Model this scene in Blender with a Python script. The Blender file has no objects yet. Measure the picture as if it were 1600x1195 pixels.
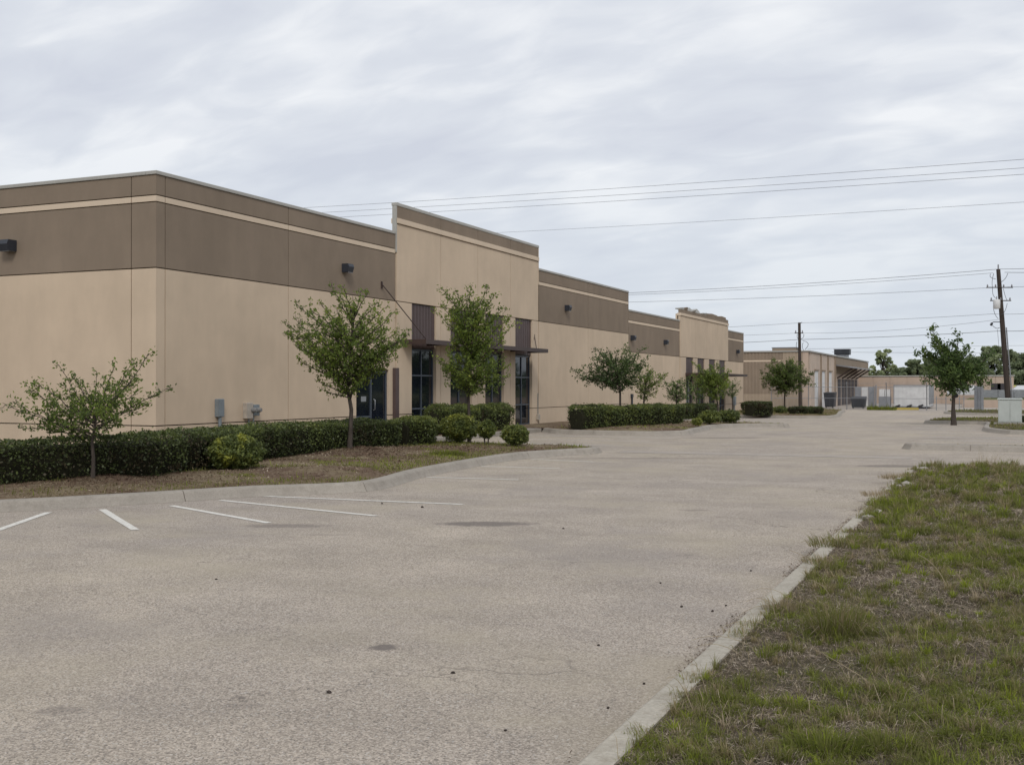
import bpy, bmesh, math, random
import numpy as np
from mathutils import Vector, noise as mnoise
from mathutils.geometry import delaunay_2d_cdt
random.seed(7)
rng = np.random.default_rng(11)
S = bpy.context.scene
C = S.collection
R = math.radians
# ------------------------------------------------------------------ camera
CS, SN = 0.9160, 0.4012          # the facades run along +Y; the camera is turned 23.65 deg to the left of +Y
F, HZ, CH = 1740.0, 603.0, 1.70
cd = bpy.data.cameras.new('camera'); cam = bpy.data.objects.new('camera', cd); C.objects.link(cam)
cd.sensor_width = 36; cd.lens = F / 1600 * 36; cd.clip_start = .1; cd.clip_end = 4000
cam.location = (0, 0, CH); cam.rotation_euler = (R(90) + math.atan((HZ - 597.5) / F), 0, math.atan2(SN, CS))
S.camera = cam
# ------------------------------------------------------------------ world
SUN_EL, SUN_AZ = 42, 150         # azimuth measured clockwise from +Y
W_ = bpy.data.worlds.new('World'); S.world = W_; W_.use_nodes = True
nt = W_.node_tree; nt.nodes.clear()
def wn(t, **k):
    n = nt.nodes.new(t)
    for a, b in k.items(): setattr(n, a, b)
    return n
tc = wn('ShaderNodeTexCoord'); sep = wn('ShaderNodeSeparateXYZ'); nt.links.new(tc.outputs['Generated'], sep.inputs[0])
ad = wn('ShaderNodeMath', operation='MAXIMUM'); nt.links.new(sep.outputs[2], ad.inputs[0]); ad.inputs[1].default_value = 0
ad2 = wn('ShaderNodeMath', operation='ADD'); nt.links.new(ad.outputs[0], ad2.inputs[0]); ad2.inputs[1].default_value = .30
dx = wn('ShaderNodeMath', operation='DIVIDE'); nt.links.new(sep.outputs[0], dx.inputs[0]); nt.links.new(ad2.outputs[0], dx.inputs[1])
dy = wn('ShaderNodeMath', operation='DIVIDE'); nt.links.new(sep.outputs[1], dy.inputs[0]); nt.links.new(ad2.outputs[0], dy.inputs[1])
cmb = wn('ShaderNodeCombineXYZ'); nt.links.new(dx.outputs[0], cmb.inputs[0]); nt.links.new(dy.outputs[0], cmb.inputs[1])
def cloud(scale, rot, sx, sy, det, rough, dist=0.0, off=0):
    m = wn('ShaderNodeMapping'); m.inputs['Rotation'].default_value = (0, 0, R(rot)); m.inputs['Scale'].default_value = (sx, sy, 1)
    m.inputs['Location'].default_value = (off, off * .7, 0)
    n = wn('ShaderNodeTexNoise'); n.inputs['Scale'].default_value = scale; n.inputs['Detail'].default_value = det
    n.inputs['Roughness'].default_value = rough; n.inputs['Distortion'].default_value = dist
    nt.links.new(cmb.outputs[0], m.inputs[0]); nt.links.new(m.outputs[0], n.inputs[0]); return n.outputs[0]
c1 = cloud(1.9, 35, .9, 1.4, 3, .5, .3, 4.3); c2 = cloud(8.5, 28, .75, 1.5, 4, .5, .4, 1.0)
mixc = wn('ShaderNodeMath', operation='MULTIPLY_ADD'); nt.links.new(c2, mixc.inputs[0]); mixc.inputs[1].default_value = .30
m2 = wn('ShaderNodeMath', operation='MULTIPLY'); nt.links.new(c1, m2.inputs[0]); m2.inputs[1].default_value = .70
nt.links.new(m2.outputs[0], mixc.inputs[2])
rp = wn('ShaderNodeValToRGB'); nt.links.new(mixc.outputs[0], rp.inputs[0])
e = rp.color_ramp.elements; e[0].position = .36; e[0].color = (.67, .705, .79, 1); e[1].position = .60; e[1].color = (.94, .96, .99, 1)
k = rp.color_ramp.elements.new(.485); k.color = (.765, .80, .865, 1)
# towards the horizon the layer evens out
hz = wn('ShaderNodeMapRange'); nt.links.new(ad.outputs[0], hz.inputs[0]); hz.inputs[1].default_value = 0; hz.inputs[2].default_value = .22; hz.inputs[3].default_value = .8; hz.inputs[4].default_value = 0
mx = wn('ShaderNodeMix', data_type='RGBA'); nt.links.new(hz.outputs[0], mx.inputs[0]); nt.links.new(rp.outputs[0], mx.inputs[6]); mx.inputs[7].default_value = (.68, .745, .825, 1)
bgc = wn('ShaderNodeBackground'); nt.links.new(mx.outputs[2], bgc.inputs[0]); bgc.inputs[1].default_value = .99
sky = wn('ShaderNodeTexSky', sky_type='NISHITA', sun_disc=False, sun_elevation=R(SUN_EL), sun_rotation=R(SUN_AZ))
bgs = wn('ShaderNodeBackground'); nt.links.new(sky.outputs[0], bgs.inputs[0]); bgs.inputs[1].default_value = .06
ms = wn('ShaderNodeMixShader'); ms.inputs[0].default_value = .93
nt.links.new(bgs.outputs[0], ms.inputs[1]); nt.links.new(bgc.outputs[0], ms.inputs[2])
wo = wn('ShaderNodeOutputWorld'); nt.links.new(ms.outputs[0], wo.inputs[0])
# ------------------------------------------------------------------ sun
sl = bpy.data.lights.new('sun', 'SUN'); sl.energy = 1.35; sl.angle = R(14); sl.color = (1, .95, .87)
sun = bpy.data.objects.new('sun', sl); C.objects.link(sun); sun.rotation_euler = (R(90 - SUN_EL), 0, R(-SUN_AZ) + math.pi)
sd = Vector((math.sin(R(SUN_AZ)) * math.cos(R(SUN_EL)), math.cos(R(SUN_AZ)) * math.cos(R(SUN_EL)), math.sin(R(SUN_EL))))
sun.rotation_euler = sd.to_track_quat('Z', 'Y').to_euler(); sun.location = (0, 0, 60)
S.view_settings.view_transform = 'Standard'; S.view_settings.look = 'None'; S.view_settings.exposure = 0; S.view_settings.gamma = 1
S.view_settings.use_curve_mapping = False
# ------------------------------------------------------------------ helpers
ORG = {}
def smooth(t): t = min(1, max(0, t)); return t * t * (3 - 2 * t)
def gz(x, y): return -.3 * smooth((y - 35) / 50)
def gza(y): t = np.clip((y - 35) / 50, 0, 1); return -.3 * t * t * (3 - 2 * t)
def c2w(Xc, D): return (CS * Xc - SN * D, SN * Xc + CS * D)
def G(px, py, z=0.0):
    """ground point (x, y) seen at photo pixel px, py; z = height above the pavement"""
    g = 0
    for _ in range(6):
        D = F * (CH - z - g) / (py - HZ); x, y = c2w((px - 800) / F * D, D); g = gz(x, y)
    return (x, y)
def PD(px, py, D):
    x, y = c2w((px - 800) / F * D, D); return Vector((x, y, CH + (HZ - py) / F * D))
FX, LY = -17.8, 20.2
def yF(px, plane=FX):
    k = (px - 800) / F; D = plane / (CS * k - SN); return D * (SN * k + CS)
def xL(px, plane=LY):
    k = (px - 800) / F; D = plane / (SN * k + CS); return D * (CS * k - SN)
def vn(x, y, s, seed=0):
    """cheap smooth value noise, numpy arrays, 0..1"""
    x = np.asarray(x) / s + seed * 17.3; y = np.asarray(y) / s + seed * 9.1
    xi = np.floor(x); yi = np.floor(y); fx = x - xi; fy = y - yi; fx = fx * fx * (3 - 2 * fx); fy = fy * fy * (3 - 2 * fy)
    def h(a, b): v = np.sin(a * 127.1 + b * 311.7 + seed * 74.7) * 43758.5453; return v - np.floor(v)
    return (h(xi, yi) * (1 - fx) + h(xi + 1, yi) * fx) * (1 - fy) + (h(xi, yi + 1) * (1 - fx) + h(xi + 1, yi + 1) * fx) * fy
def npmesh(name, V, Fq, tint=None, smooth_=False):
    me = bpy.data.meshes.new(name); V = np.asarray(V, np.float32); Fq = np.asarray(Fq, np.int32)
    n = Fq.shape[1]; me.vertices.add(len(V)); me.vertices.foreach_set('co', V.ravel())
    me.loops.add(Fq.size); me.loops.foreach_set('vertex_index', Fq.ravel())
    me.polygons.add(len(Fq)); me.polygons.foreach_set('loop_start', np.arange(len(Fq), dtype=np.int32) * n)
    me.polygons.foreach_set('loop_total', np.full(len(Fq), n, np.int32))
    if smooth_: me.polygons.foreach_set('use_smooth', np.ones(len(Fq), bool))
    me.update(calc_edges=True)
    if tint is not None:
        a = me.attributes.new('tint', 'FLOAT', 'POINT'); a.data.foreach_set('value', np.asarray(tint, np.float32))
    return me
def link(name, me, m, parent=None, loc=(0, 0, 0)):
    o = bpy.data.objects.new(name, me); C.objects.link(o)
    if me is not None and m is not None and not me.materials: me.materials.append(m)
    if parent is not None: o.parent = parent
    o.location = loc; return o
class MB:
    def __init__(s): s.v = []; s.f = []; s.sm = []
    def add(s, vs, fs, sm=False):
        b = len(s.v); s.v += [tuple(v) for v in vs]; s.f += [[b + i for i in f] for f in fs]; s.sm += [sm] * len(fs); return s
    def box(s, x0, x1, y0, y1, z0, z1, ch=0):
        if x1 < x0: x0, x1 = x1, x0
        if y1 < y0: y0, y1 = y1, y0
        if ch <= 0:
            return s.add([(x0, y0, z0), (x1, y0, z0), (x1, y1, z0), (x0, y1, z0), (x0, y0, z1), (x1, y0, z1), (x1, y1, z1), (x0, y1, z1)],
                  [(0, 3, 2, 1), (4, 5, 6, 7), (0, 1, 5, 4), (1, 2, 6, 5), (2, 3, 7, 6), (3, 0, 4, 7)])
        vs = []; 
        for (z, i) in ((z0, ch), (z0 + ch, 0), (z1 - ch, 0), (z1, ch)):
            vs += [(x0 + i, y0 + i, z), (x1 - i, y0 + i, z), (x1 - i, y1 - i, z), (x0 + i, y1 - i, z)]
        fs = [(0, 3, 2, 1), (12, 13, 14, 15)]
        for L in range(3):
            for q in range(4): a = L * 4 + q; b = L * 4 + (q + 1) % 4; fs.append((a, b, b + 4, a + 4))
        return s.add(vs, fs)
    def tube(s, pts, rad, n=8, cap=True, sm=True):
        pts = [Vector(p) for p in pts]
        if not hasattr(rad, '__len__'): rad = [rad] * len(pts)
        b = len(s.v); d0 = None; vs = []
        for i, p in enumerate(pts):
            d = (pts[min(i + 1, len(pts) - 1)] - pts[max(i - 1, 0)]).normalized()
            if d0 is None: a = d.orthogonal().normalized()
            else: a = (a - d * a.dot(d)).normalized()
            c = d.cross(a); d0 = d
            for q in range(n):
                t = 2 * math.pi * q / n; vs.append(p + (a * math.cos(t) + c * math.sin(t)) * rad[i])
        fs = []
        for i in range(len(pts) - 1):
            for q in range(n): fs.append((i * n + q, i * n + (q + 1) % n, (i + 1) * n + (q + 1) % n, (i + 1) * n + q))
        s.add(vs, fs, sm)
        if cap: s.add([v for v in vs[:n]], [tuple(range(n))[::-1]]); s.add([v for v in vs[-n:]], [tuple(range(n))])
        return s
    def build(s, name, m, parent=None, org=None):
        me = bpy.data.meshes.new(name)
        if parent is not None: o0 = ORG.get(parent.name, Vector((0, 0, 0)))
        else: o0 = Vector(org) if org is not None else Vector((0, 0, 0))
        me.from_pydata([(v[0] - o0.x, v[1] - o0.y, v[2] - o0.z) for v in s.v], [], s.f)
        if any(s.sm): me.polygons.foreach_set('use_smooth', s.sm)
        me.update()
        o = link(name, me, m, parent)
        if parent is None: o.location = o0
        ORG[o.name] = o0; return o
def tag(o, label=None, cat=None, group=None, kind=None):
    if label: o['label'] = label
    if cat: o['category'] = cat
    if group: o['group'] = group
    if kind: o['kind'] = kind
    return o
def empty(name, loc, label, cat, group=None):
    o = bpy.data.objects.new(name, None); C.objects.link(o); o.location = loc; o.empty_display_size = .3
    ORG[o.name] = Vector(loc); return tag(o, label, cat, group)
# ------------------------------------------------------------------ materials
class NM:
    def __init__(s, name):
        s.m = bpy.data.materials.new(name); s.m.use_nodes = True; s.t = s.m.node_tree; s.b = s.t.nodes['Principled BSDF']; s.pos = None
    def n(s, t, **k):
        x = s.t.nodes.new(t)
        for a, b in k.items(): setattr(x, a, b)
        return x
    def L(s, a, b): s.t.links.new(a, b)
    def P(s, sx=1, sy=1, sz=1, off=(0, 0, 0)):
        if s.pos is None: s.pos = s.n('ShaderNodeNewGeometry').outputs['Position']
        mp = s.n('ShaderNodeMapping'); mp.inputs['Scale'].default_value = (sx, sy, sz); mp.inputs['Location'].default_value = off
        s.L(s.pos, mp.inputs[0]); return mp.outputs[0]
    def noise(s, scale, det=4, rough=.55, vec=None, dist=0):
        x = s.n('ShaderNodeTexNoise'); x.inputs['Scale'].default_value = scale; x.inputs['Detail'].default_value = det
        x.inputs['Roughness'].default_value = rough; x.inputs['Distortion'].default_value = dist
        s.L(vec if vec is not None else s.P(), x.inputs[0]); return x.outputs[0]
    def rng(s, v, a, b, c, d):
        x = s.n('ShaderNodeMapRange'); s.L(v, x.inputs[0])
        for i, q in enumerate((a, b, c, d)): x.inputs[i + 1].default_value = q
        return x.outputs[0]
    def mix(s, f, a, b, mode='MIX'):
        x = s.n('ShaderNodeMix', data_type='RGBA', blend_type=mode)
        for i, v in ((0, f), (6, a), (7, b)):
            if hasattr(v, 'is_linked') or hasattr(v, 'links'): s.L(v, x.inputs[i])
            elif i == 0: x.inputs[0].default_value = v
            else: x.inputs[i].default_value = (*v[:3], 1)
        return x.outputs[2]
    def mul(s, col, fac):
        """colour times scalar socket"""
        x = s.n('ShaderNodeMix', data_type='RGBA', blend_type='MULTIPLY'); x.inputs[0].default_value = 1
        if isinstance(col, tuple): x.inputs[6].default_value = (*col[:3], 1)
        else: s.L(col, x.inputs[6])
        s.L(fac, x.inputs[7]); return x.outputs[2]
    def bump(s, h, st=.3, dist=.01):
        x = s.n('ShaderNodeBump'); x.inputs['Strength'].default_value = st; x.inputs['Distance'].default_value = dist
        s.L(h, x.inputs['Height']); s.L(x.outputs[0], s.b.inputs['Normal'])
    def out(s, col, rough=.8, spec=.3, metal=0):
        if isinstance(col, tuple): s.b.inputs['Base Color'].default_value = (*col[:3], 1)
        else: s.L(col, s.b.inputs['Base Color'])
        s.b.inputs['Roughness'].default_value = rough; s.b.inputs['Specular IOR Level'].default_value = spec; s.b.inputs['Metallic'].default_value = metal
        return s.m
def wallmat(name, col, var=.1, bump=.15):
    a = NM(name); n1 = a.noise(.55, 4, .6); n2 = a.noise(1, 3, .6, a.P(2.2, 2.2, .6)); n3 = a.noise(60, 2, .6)
    c = a.mul(col, a.rng(n1, .3, .7, 1 - var, 1 + var)); c = a.mul(c, a.rng(n2, .35, .7, 1 - var * .5, 1 + var * .4)); c = a.mul(c, a.rng(n3, .3, .7, .97, 1.03))
    c = a.mix(a.rng(a.noise(.9, 5, .7, a.P(1, 1, 1.6, (5, 3, 2))), .55, .8, 0, .22), c, tuple(v * .78 for v in col))
    a.bump(n3, bump, .006); return a.out(c, .92, .15)
def plain(name, col, rough=.6, spec=.3, metal=0, var=.08, sc=3.0):
    a = NM(name); n1 = a.noise(sc, 4, .6); n2 = a.noise(sc * 12, 2, .5)
    c = a.mul(col, a.rng(n1, .3, .7, 1 - var, 1 + var)); c = a.mul(c, a.rng(n2, .3, .7, 1 - var * .4, 1 + var * .4))
    return a.out(c, rough, spec, metal)
M = {}
M['beige'] = wallmat('beige_stucco', (.570, .458, .345), .07)
M['stripe'] = wallmat('cream_stucco', (.62, .51, .395), .04)
M['brown'] = wallmat('brown_stucco', (.242, .192, .147), .09)
M['gap'] = plain('joint_sealant', (.12, .095, .075), .9)
M['coping'] = plain('coping_metal', (.38, .37, .34), .45, .4, .1, .08, 1.2)
M['bronze'] = plain('bronze_panel', (.085, .058, .055), .5, .35, 0, .12, 2)
M['canopy'] = plain('canopy_steel', (.055, .036, .032), .5, .35, 0, .15, 2)
M['frame'] = plain('window_frame', (.075, .09, .115), .4, .4, .2)
M['darkbox'] = plain('dark_housing', (.030, .034, .045), .45, .4)
M['greybox'] = plain('grey_enamel', (.20, .23, .25), .5, .4, .1, .1, 8)
M['tanbox'] = plain('weathered_tan_enamel', (.40, .36, .31), .6, .3, 0, .14, 8)
M['lens'] = plain('lamp_lens', (.20, .20, .20), .2, .5)
M['white'] = plain('white_panel', (.62, .62, .62), .6, .3, 0, .12, 1.5)
M['roof'] = plain('roof_membrane', (.45, .44, .42), .9)
M['galv'] = plain('galvanised_steel', (.30, .31, .33), .45, .4, .6, .15, 3)
M['dark'] = plain('black_plastic', (.022, .025, .032), .5, .35, 0, .2)
M['yellow'] = plain('yellow_paint', (.55, .42, .08), .6)
M['green_box'] = plain('pale_green_enamel', (.47, .50, .475), .5, .35, 0, .08, 2)
M['rubber'] = plain('tyre_rubber', (.02, .02, .02), .9)
M['wire'] = plain('cable_black', (.075, .075, .08), .6)
M['insul'] = plain('insulator_grey', (.25, .25, .27), .4)
M['rock'] = plain('broken_concrete', (.34, .31, .275), .9, .2, 0, .25, 9)
M['pebble'] = plain('dark_pebble', (.05, .04, .035), .9, .2, 0, .3, 30)
M['bag'] = plain('white_plastic_litter', (.7, .7, .72), .5, .3, 0, .05)
M['tan_metal'] = wallmat('tan_metal_siding', (.37, .30, .23), .06, .05)
M['brown_metal'] = wallmat('brown_metal_siding', (.27, .215, .165), .08, .05)
M['pale_wall'] = wallmat('pale_stained_wall', (.50, .41, .34), .12)
M['pink_wall'] = wallmat('pinkish_tan_wall', (.47, .37, .30), .08)
M['dark_opening'] = plain('dark_door', (.05, .045, .05), .6)  # dark tone for the far dock doors and low building windows
a = NM('tinted_glass'); a.b.inputs['IOR'].default_value = 1.52
M['glass'] = a.out(a.mul((.010, .013, .020), a.rng(a.noise(1.2, 2), .3, .7, .7, 1.3)), .04, .5)
a = NM('wood_pole'); c = a.mul((.062, .05, .044), a.rng(a.noise(1, 4, .6, a.P(18, 18, .8)), .3, .7, .6, 1.4)); M['pole'] = a.out(c, .9, .15)
a = NM('bark'); c = a.mul((.07, .058, .05), a.rng(a.noise(1, 5, .65, a.P(30, 30, 5)), .3, .7, .55, 1.45)); a.bump(a.noise(1, 4, .6, a.P(60, 60, 12)), .5, .01); M['bark'] = a.out(c, .95, .1)
# concrete kerb
a = NM('kerb_concrete'); n1 = a.noise(1.3, 6, .65); n2 = a.noise(45, 3, .7); n3 = a.noise(6, 5, .7)
c = a.mul((.33, .30, .262), a.rng(n1, .3, .7, .86, 1.1)); c = a.mul(c, a.rng(n2, .25, .75, .84, 1.14)); c = a.mix(a.rng(n3, .50, .68, 0, .6), c, (.235, .21, .18))
a.bump(n2, .5, .008); M['kerb'] = a.out(c, .95, .15)
M['walk'] = M['kerb']
a = NM('verge_kerb_concrete'); n1 = a.noise(1.3, 6, .65); n2 = a.noise(45, 3, .7); n3 = a.noise(5, 6, .75)
c = a.mul((.43, .395, .335), a.rng(n1, .3, .7, .82, 1.12)); c = a.mul(c, a.rng(n2, .25, .75, .78, 1.18)); c = a.mix(a.rng(n3, .50, .66, 0, .55), c, (.26, .225, .175)); a.bump(n2, .6, .01); M['kerb2'] = a.out(c, .95, .15)
# pavement: worn seal-coat with exposed aggregate
a = NM('worn_aggregate_pavement')
big = a.noise(.11, 5, .6); mid = a.noise(.9, 6, .65); streak = a.noise(1, 5, .65, a.P(.22, 1.6, 1)); 
vo = a.n('ShaderNodeTexVoronoi'); vo.inputs['Scale'].default_value = 105; a.L(a.P(), vo.inputs['Vector'])
sepc = a.n('ShaderNodeSeparateColor'); a.L(vo.outputs['Color'], sepc.inputs[0])
fine = a.noise(130, 3, .7); gr = a.noise(24, 4, .75)
c = a.mix(a.rng(big, .35, .65, 0, 1), (.388, .338, .293), (.445, .383, .310))
c = a.mul(c, a.rng(mid, .3, .7, .86, 1.12)); c = a.mul(c, a.rng(streak, .3, .7, .93, 1.06))
c = a.mul(c, a.rng(sepc.outputs[0], 0, 1, .62, 1.36)); c = a.mul(c, a.rng(fine, .3, .7, .80, 1.2)); c = a.mul(c, a.rng(gr, .3, .7, .94, 1.06))
# sparse bright chips and dark pits
c = a.mix(a.rng(sepc.outputs[1], .955, .96, 0, .55), c, (.62, .59, .55)); c = a.mix(a.rng(sepc.outputs[2], .935, .94, 0, .6), c, (.13, .115, .105))
# yellowish worn blotches, grey blotches
c = a.mix(a.rng(a.noise(.45, 4, .6, a.P(1, 1, 1, (9, 4, 0))), .50, .68, 0, .5), c, (.43, .375, .285))
c = a.mix(a.rng(a.noise(.3, 5, .7, a.P(1, .8, 1, (2, 14, 0))), .53, .68, 0, .45), c, (.30, .268, .25))
# cracks
dv = a.noise(1.4, 4, .6); wp = a.n('ShaderNodeVectorMath', operation='MULTIPLY_ADD')
cv = a.n('ShaderNodeCombineXYZ'); a.L(dv, cv.inputs[0]); a.L(a.noise(1.7, 4, .6, a.P(1, 1, 1, (7, 7, 0))), cv.inputs[1])
a.L(cv.outputs[0], wp.inputs[0]); wp.inputs[1].default_value = (1.3, 1.3, 0); a.L(a.P(), wp.inputs[2])
vc = a.n('ShaderNodeTexVoronoi', feature='DISTANCE_TO_EDGE'); vc.inputs['Scale'].default_value = .23; a.L(wp.outputs[0], vc.inputs['Vector'])
ck = a.rng(vc.outputs['Distance'], .0006, .0022, 1, 0); mk = a.rng(a.noise(.35, 3, .5, a.P(1, 1, 1, (3, 8, 0))), .46, .54, 0, .5)
mm = a.n('ShaderNodeMath', operation='MULTIPLY'); a.L(ck, mm.inputs[0]); a.L(mk, mm.inputs[1])
c = a.mix(mm.outputs[0], c, (.09, .08, .075))
# dark ragged-edged patches with shapes of their own: centre px, half-sizes (m), strength
DARK_PATCHES = [((757, 818), .62, .26, .75), ((448, 821), .55, .2, .5), ((597, 1011), .10, .09, .8), ((90, 1110), .12, .09, .4), ((1085, 797), .22, .1, .4),
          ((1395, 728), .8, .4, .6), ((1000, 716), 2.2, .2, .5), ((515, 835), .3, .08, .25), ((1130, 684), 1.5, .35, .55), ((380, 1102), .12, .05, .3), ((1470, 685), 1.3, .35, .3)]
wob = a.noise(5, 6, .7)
for (p, ra, rb, st) in DARK_PATCHES:
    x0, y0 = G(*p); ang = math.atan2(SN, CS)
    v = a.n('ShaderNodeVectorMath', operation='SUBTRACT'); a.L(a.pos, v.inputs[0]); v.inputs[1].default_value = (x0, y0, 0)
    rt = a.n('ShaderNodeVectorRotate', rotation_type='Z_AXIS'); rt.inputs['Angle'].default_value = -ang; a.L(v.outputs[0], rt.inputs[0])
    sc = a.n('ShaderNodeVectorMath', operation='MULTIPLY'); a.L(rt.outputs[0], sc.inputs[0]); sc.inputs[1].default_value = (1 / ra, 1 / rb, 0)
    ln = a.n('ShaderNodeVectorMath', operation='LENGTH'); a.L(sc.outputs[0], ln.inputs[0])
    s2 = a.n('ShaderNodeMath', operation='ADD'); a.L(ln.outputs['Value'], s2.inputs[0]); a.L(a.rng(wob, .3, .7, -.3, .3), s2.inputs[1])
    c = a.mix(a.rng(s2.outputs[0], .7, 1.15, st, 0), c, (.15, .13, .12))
hh = a.n('ShaderNodeMath', operation='ADD'); a.L(sepc.outputs[0], hh.inputs[0]); a.L(fine, hh.inputs[1])
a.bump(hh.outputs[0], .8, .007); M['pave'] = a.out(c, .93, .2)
# concrete with fine grain (driveway gutter)
a = NM('gutter_concrete'); c = a.mul((.36, .32, .28), a.rng(a.noise(2, 6, .7), .3, .7, .85, 1.12)); c = a.mul(c, a.rng(a.noise(70, 3, .7), .3, .7, .85, 1.15)); M['gutter'] = a.out(c, .93, .2)
# soil and thatch
def soil(name, A, B, Cc):
    a = NM(name); n1 = a.noise(.8, 5, .6); n2 = a.noise(9, 5, .7); n3 = a.noise(60, 3, .75)
    c = a.mix(a.rng(n1, .4, .62, 0, 1), A, B); c = a.mix(a.rng(n2, .5, .68, 0, .7), c, Cc); c = a.mul(c, a.rng(n3, .25, .75, .45, 1.5))
    a.bump(n3, .9, .02); return a.out(c, .97, .1)
M['soil'] = soil('verge_soil', (.10, .078, .06), (.085, .08, .045), (.16, .125, .095))
M['mulch'] = soil('bark_mulch_soil', (.13, .085, .06), (.22, .175, .11), (.30, .245, .175))
M['chips'] = None
M['field'] = soil('field_grass', (.10, .12, .045), (.15, .15, .07), (.2, .17, .10))
a = NM('line_paint'); n1 = a.noise(14, 5, .75); c = a.mix(a.rng(n1, .50, .64, 0, .75), (.66, .64, .59), (.42, .385, .345)); c = a.mul(c, a.rng(a.noise(110, 2, .6), .3, .7, .85, 1.12)); M['paint'] = a.out(c, .85, .2)
M['chip'] = plain('bark_chips', (.22, .16, .115), .95, .1, 0, .35, 20)
def leafmat(name, cols, trans=.35, rough=.5):
    a = NM(name); at = a.n('ShaderNodeAttribute', attribute_name='tint'); r = a.n('ShaderNodeValToRGB'); a.L(at.outputs['Fac'], r.inputs[0])
    el = r.color_ramp.elements
    for i, (p, q) in enumerate(cols):
        x = el[i] if i < 2 else el.new(p)
        x.position = p; x.color = (*q, 1)
    a.L(r.outputs[0], a.b.inputs['Base Color']); a.b.inputs['Roughness'].default_value = rough; a.b.inputs['Specular IOR Level'].default_value = .25
    tr = a.n('ShaderNodeBsdfTranslucent'); a.L(a.mul(r.outputs[0], a.rng(at.outputs['Fac'], 0, 1, 1.2, 1.5)), tr.inputs[0])
    mxs = a.n('ShaderNodeMixShader'); mxs.inputs[0].default_value = trans; a.L(a.b.outputs[0], mxs.inputs[1]); a.L(tr.outputs[0], mxs.inputs[2])
    a.L(mxs.outputs[0], a.t.nodes['Material Output'].inputs[0]); return a.m
M['leaf'] = leafmat('tree_leaves', [(0, (.075, .105, .033)), (1, (.36, .37, .08)), (.45, (.15, .205, .045)), (.8, (.25, .30, .06))], .42)
M['leafdark'] = leafmat('dark_tree_leaves', [(0, (.055, .085, .035)), (1, (.23, .28, .08)), (.5, (.11, .165, .05))], .4)
M['leafhazy'] = leafmat('hazy_far_leaves', [(0, (.14, .17, .11)), (1, (.38, .42, .24)), (.5, (.24, .285, .16))], .4)  # haze over the far trees is put into these paler leaf colours
M['hedge'] = leafmat('hedge_leaves', [(0, (.075, .06, .035)), (1, (.28, .29, .05)), (.12, (.042, .052, .022)), (.5, (.10, .128, .042)), (.82, (.20, .225, .058))], .25, .4)
M['hedgecore'] = plain('hedge_twigs', (.022, .022, .014), .95, .05, 0, .3, 12)
M['grass'] = leafmat('grass_blades', [(0, (.40, .33, .24)), (1, (.25, .29, .035)), (.25, (.30, .24, .14)), (.45, (.185, .17, .068)), (.7, (.135, .155, .038))], .3, .8)
M['chips'] = leafmat('bark_mulch_chips', [(0, (.085, .05, .035)), (1, (.62, .54, .43)), (.55, (.22, .155, .105))], .05, .9)
M['grass'].node_tree.nodes['Principled BSDF'].inputs['Specular IOR Level'].default_value = .08
M['litter'] = leafmat('dead_grass_litter', [(0, (.11, .085, .065)), (1, (.62, .54, .43)), (.5, (.28, .225, .17))], .1, .8)
# ------------------------------------------------------------------ ground sheets
def sheet(name, x0, x1, y0, y1, m, dz, step=4.0, hfun=None):
    xs = np.linspace(x0, x1, max(2, int((x1 - x0) / step) + 1)); ys = np.linspace(y0, y1, max(2, int((y1 - y0) / step) + 1))
    X, Y = np.meshgrid(xs, ys); Z = gza(Y) + dz; V = np.stack([X.ravel(), Y.ravel(), Z.ravel()], 1)
    nx = len(xs); idx = np.arange(len(V)).reshape(len(ys), nx)
    Fq = np.stack([idx[:-1, :-1].ravel(), idx[:-1, 1:].ravel(), idx[1:, 1:].ravel(), idx[1:, :-1].ravel()], 1)
    return link(name, npmesh(name, V, Fq, None, True), m)
tag(sheet('ground', -1500, 1500, -1200, 2200, M['field'], -.14, 20), kind='structure')
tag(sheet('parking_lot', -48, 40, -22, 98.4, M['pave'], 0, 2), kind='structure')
tag(sheet('yard', -60, 6, 98.4, 137, M['gutter'], -.02, 3), kind='structure')
def gutter(name, pts, w):
    mb = MB(); 
    for i in range(len(pts) - 1):
        p = Vector((*pts[i], 0)); q = Vector((*pts[i + 1], 0)); n = (q - p).cross(Vector((0, 0, 1))).normalized() * w / 2
        mb.add([(v.x, v.y, gz(v.x, v.y) + .004) for v in (p - n, p + n, q + n, q - n)], [(0, 1, 2, 3)])
    return tag(mb.build(name, M['gutter']), kind='structure')
gutter('valley_gutter', [(-9.0, 27.6), (-1.9, 27.9)], .9)
# ------------------------------------------------------------------ kerbs, beds
def resample(pts, step=.35, closed=False):
    P = [Vector((*p, 0)) for p in pts]; out = []; n = len(P)
    for i in range(n - 1):
        p0 = P[max(i - 1, 0)]; p1 = P[i]; p2 = P[i + 1]; p3 = P[min(i + 2, n - 1)]; L = (p2 - p1).length; k = max(1, int(L / step))
        for j in range(k):
            t = j / k; t2 = t * t; t3 = t2 * t; 
            tl = min(1, L / max(.01, (p1 - p0).length)) if i else 1; tr = min(1, L / max(.01, (p3 - p2).length)) if i < n - 2 else 1
            m1 = (p2 - p0) * .5 * (tl if tl < 1 else 1) ; m2 = (p3 - p1) * .5 * (tr if tr < 1 else 1)
            if m1.length > L: m1 = m1.normalized() * L
            if m2.length > L: m2 = m2.normalized() * L
            out.append(p1 * (2 * t3 - 3 * t2 + 1) + m1 * (t3 - 2 * t2 + t) + p2 * (-2 * t3 + 3 * t2) + m2 * (t3 - t2))
    out.append(P[-1]); return out
KP = [(0, -.06), (0, .004), (-.035, .05), (-.075, .125), (-.10, .148), (-.14, .155), (-.27, .152), (-.27, -.06)]
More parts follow.
